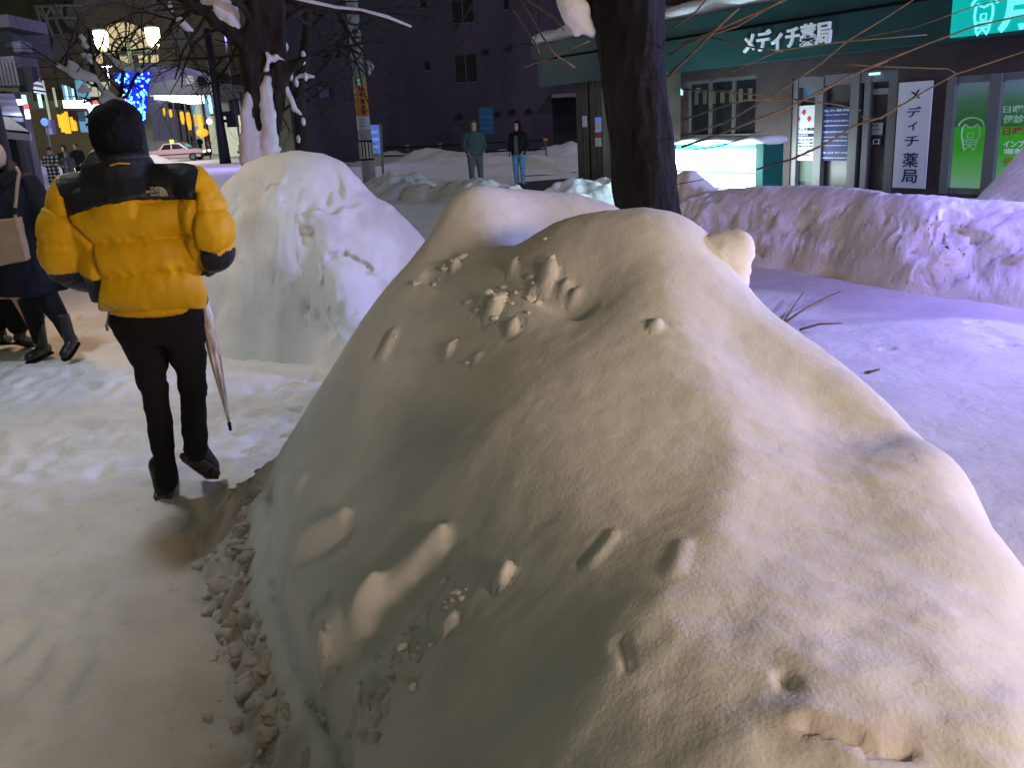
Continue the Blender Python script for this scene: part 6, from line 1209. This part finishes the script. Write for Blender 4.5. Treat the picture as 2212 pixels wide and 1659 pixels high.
for k_, (u, v0_, v1_, yy, w) in enumerate([(356, 233, 250, 92, .22), (370, 236, 253, 88, .25), (396, 240, 268, 82, .30), (411, 242, 280, 79, .34), (436, 247, 282, 75, .36)]):
    p = at(u, v1_, yy); h = at(u, v0_, yy)[2]-p[2]; t = thing('lit_banner', f"tall yellow lantern banner under the right hand arcade lights, {['first', 'second', 'third', 'fourth', 'last and nearest'][k_]} from the left", 'banner', p, 'yellow lantern banners under the right arcade'); mb = MB(); mb.loft([(p, V3(w*.3, 0, 0), V3(0, .1, 0)), (p+V3(0, 0, h*.4), V3(w*.6, 0, 0), V3(0, .12, 0)), (p+V3(0, 0, h*.95), V3(w*.5, 0, 0), V3(0, .12, 0)), (p+V3(0, 0, h), V3(w*.3, 0, 0), V3(0, .1, 0))]); mb.build('lit_strip', M_['orange_l'], t); mb = MB(); mb.tube([p*V3(1, 1, 0)+V3(.3, .2, 0), p+V3(.3, .2, h+1.5)], .06, 6); mb.build('pole', M_['frame'], t)
# right hand arcade: roof canopy, navy beam, white lights, pale fronts
ca = thing('arcade_canopy', 'blue grey arcade roof with navy beam and round emblem over the bright shop row', 'canopy', at(400, 330, 72)*V3(1, 1, 0))
mb = MB(); mb.prism([at(300, 135, 74), at(395, 142, 72), at(460, 163, 70), at(460, 176, 70), at(300, 184, 74)], V3(0, 14, 0)); mb.build('roof', M_['roofblue'], ca)
mb = MB(); mb.prism([at(296, 185, 71), at(455, 158, 69), at(466, 163, 69), at(466, 199, 69), at(300, 206, 71)], V3(0, 1.0, 0)); mb.build('beam', M_['navybeam'], ca)
mb = MB(); p = at(411, 172, 68.8); mb.tube([p, p+V3(0, .2, 0)], .32, 16); mb.build('emblem', mat('grey_emblem', (.25, .24, .3), .5), ca)
for u, yy in ((466, 69), (330, 110)): mb = MB(); p = at(u, 200, yy); mb.tube([p*V3(1, 1, 0), p], .18 if u > 400 else .1, 8); mb.build('column', M_['navybeam'], ca)
for k_, (u, v, w) in enumerate([(334, 209, .5), (343, 210, .5), (352, 210, .5), (361, 211, .55), (371, 211, .6), (382, 213, .7), (394, 213, .8), (407, 214, .95), (422, 215, 1.1)]):
    mb = MB(); p = at(u, v, 100-k_*3); mb.box(p, (w, 1.2, .36+.03*k_)); mb.build('light_panel', M_['white_lit'], ca)
pf = thing('shop', 'pale blue fronted shops with orange panel under the right hand arcade', 'shop', at(420, 320, 84)*V3(1, 1, 0))
def front(nm, u0_, u1_, vt, vb, yy, mm, parent):
    p0_, p1_, p2_ = at(u0_, vb, yy), at(u1_, vb, yy), at(u0_, vt, yy); mb = MB(); p0_ = V3(p0_[0], p0_[1], min(p0_[2], .2) if vb > 295 else p0_[2]); mb.frame_box(p0_, (p1_-p0_)*V3(1, 1, 0), V3(0, .6, 0), V3(0, 0, p2_[2]-p0_[2])); return mb.build(nm, M_[mm] if isinstance(mm, str) else mm, parent)
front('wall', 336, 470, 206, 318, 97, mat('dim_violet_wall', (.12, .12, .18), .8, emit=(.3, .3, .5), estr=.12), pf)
for (u0_, u1_, vt, vb, yy, mm) in [(425, 432, 205, 300, 90, 'blueglow'), (434, 444, 204, 318, 88, 'shopglow'), (445, 452, 204, 250, 87, 'blueglow'), (453, 461, 204, 245, 86, 'cyan_lit'), (421, 428, 246, 272, 90, 'orange_l'), (384, 391, 226, 300, 94, 'frame'), (398, 404, 228, 300, 93, 'frame'), (412, 419, 230, 305, 92, 'frame'), (454, 466, 250, 300, 85, 'shopglow'), (444, 452, 268, 320, 86, 'black'), (364, 376, 222, 234, 93, 'black'), (380, 394, 224, 236, 92, 'black'), (403, 420, 226, 238, 91, 'black')]: front('panel', u0_, u1_, vt, vb, yy, mm, pf)
mb = MB(); mb.ball(at(452, 262, 84), .25, m=6); mb.build('globe_lamp', M_['white_lit'], pf, True)
mb = MB(); mb.ball(at(437, 286, 74.5), (.5, .4, .35), m=6); mb.build('yellow_bowl_lamp', M_['orange_l'], pf, True)
gs = thing('shop', 'cream green lit shop front between the navy pole and the forked tree', 'shop', at(510, 330, 70)*V3(1, 1, 0))
front('wall', 472, 560, 198, 322, 71.5, mat('grey_green_wall', (.13, .14, .12), .8), gs); front('lit_window', 492, 536, 250, 316, 71, 'shopglow', gs); front('upper_window', 497, 517, 216, 247, 71, 'glass', gs); front('blind', 494, 518, 200, 213, 71, mat('green_blind', (.10, .16, .12), .8), gs)
front('window_frame', 519, 523, 214, 248, 71, 'frame', gs); front('cream_panel', 498, 506, 253, 272, 70.6, 'cream', gs); front('cream_panel', 514, 522, 253, 270, 70.6, 'cream', gs); front('cream_panel', 526, 535, 252, 270, 70.6, 'cream', gs)
# ================================================================== LEFT SHOPS
LS = thing('shop_building', 'grey shop building with ribbed canopy and pillars along the left edge', 'building', at(40, 380, 36)*V3(1, 1, 0))
def lb(nm, u0_, u1_, vt, vb, yy, dp, mm, parent=LS):
    p0_, p1_, p2_ = at(u0_, vb, yy), at(u1_, vb, yy), at(u0_, vt, yy); mb = MB(); mb.frame_box(p0_, (p1_-p0_)*V3(1, 1, 0), V3(0, dp, 0), V3(0, 0, p2_[2]-p0_[2])); return mb.build(nm, M_[mm] if isinstance(mm, str) else mm, parent)
gp = mat('grey_pillar', (.07, .07, .075), .8); rib = mat('ribbed_grey', (.055, .055, .065), .7)
lb('pillar', 60, 72, 196, 425, 36, .5, gp); lb('pillar', 74, 88, 198, 425, 36.5, .5, mat('lit_grey_pillar', (.20, .20, .24), .8)); lb('wall', -60, 60, 200, 425, 38, .4, mat('dim_shop_wall', (.04, .045, .05), .8))
lb('canopy', -40, 42, 124, 186, 35, 1.8, rib)
for i in range(7): lb('rib', -10+i*8, -6+i*8, 130, 184, 34.9, .08, gp)
lb('upper_wall', -60, 36, 60, 122, 37, 3, mat('upper_wall', (.022, .024, .028), .8)); lb('parapet', -60, 22, 34, 62, 36, 3, rib)
lb('wall_box', 30, 48, 88, 112, 35, .8, 'navybeam'); lb('wall_box', 12, 32, 88, 102, 35.4, .6, 'black')
lb('dark_sign', 42, 78, 144, 198, 35.5, .4, 'black'); lb('cyan_light', 50, 54, 204, 225, 35, .2, 'cyan_lit'); lb('cyan_light', 85, 88, 202, 232, 36, .2, 'cyan_lit'); lb('red_light', 52, 57, 224, 234, 35, .2, 'red_lit'); lb('white_light', 56, 61, 236, 256, 35, .2, 'white_lit'); lb('white_light', 34, 44, 214, 226, 34.5, .2, 'white_lit'); lb('soffit_light', -10, 6, 228, 236, 34.2, .2, 'shopglow')
point('shop_glow', at(40, 240, 33), 120, (.75, .85, 1.), .4, LS)
def awning(label, us, vs, yy, dp, mats, drop):
    t = thing('awning', label, 'awning', at(us[0], vs[2], yy)); top0, top1 = at(us[0], vs[0], yy+dp), at(us[1], vs[0]+vs[1], yy+dp); b0, b1 = at(us[0], vs[2], yy), at(us[2], vs[3], yy); n_ = 7
    for i in range(n_):
        a_, b_ = i/n_, (i+1)/n_; q = [top0+(b0-top0)*a_, top1+(b1-top1)*a_, top1+(b1-top1)*b_, top0+(b0-top0)*b_]; mb = MB(); mb.prism(q, V3(0, 0, -.06)); mb.build('canvas_strip', M_[mats[i % len(mats)]] if isinstance(mats[i % len(mats)], str) else mats[i % len(mats)], t)
    mb = MB(); mb.prism([b0, b1, b1-V3(0, 0, drop), b0-V3(0, 0, drop)], V3(0, .05, 0)); mb.build('valance', M_[mats[0]] if isinstance(mats[0], str) else mats[0], t); return t
vi = mat('violet_grey_canvas', (.13, .12, .19), .8); di = mat('dim_violet_canvas', (.08, .08, .12), .8); wh = mat('white_canvas', (.62, .62, .70), .7)
awning('striped grey awning lower down on the shop building at the left edge', (-40, 30, 48), (200, 2, 246, 250), 33, 2, [vi, di], .2)
awning('snowy striped awning jutting from the pillar right of the black sign', (72, 78, 98), (152, 2, 192, 196), 35, 1.5, ['white', di], .12)
awning('white sloping awning with a bright lower edge beside the navy coat', (-20, 18, 64), (248, 4, 276, 284), 26, 2, [wh, wh], .25)
bs = thing('round_sign', 'small blue round road sign with a pale box on the left pillar', 'sign', at(100, 300, 34)); mb = MB(); p = at(96, 263, 34); mb.tube([p, p+V3(0, .05, 0)], .14, 16); mb.build('disc', M_['bluebox'], bs); lb('box', 101, 115, 258, 290, 34.2, .3, mat('pale_violet_box', (.25, .26, .48), .7), bs); mb = MB(); mb.tube([at(98, 258, 34.2), at(98, 258, 34.2)*V3(1, 1, 0)], .035, 6); mb.build('post', M_['frame'], bs)
lb('brown_post', -8, 20, 262, 420, 25, .3, mat('brown_post', (.07, .045, .035), .8), LS)
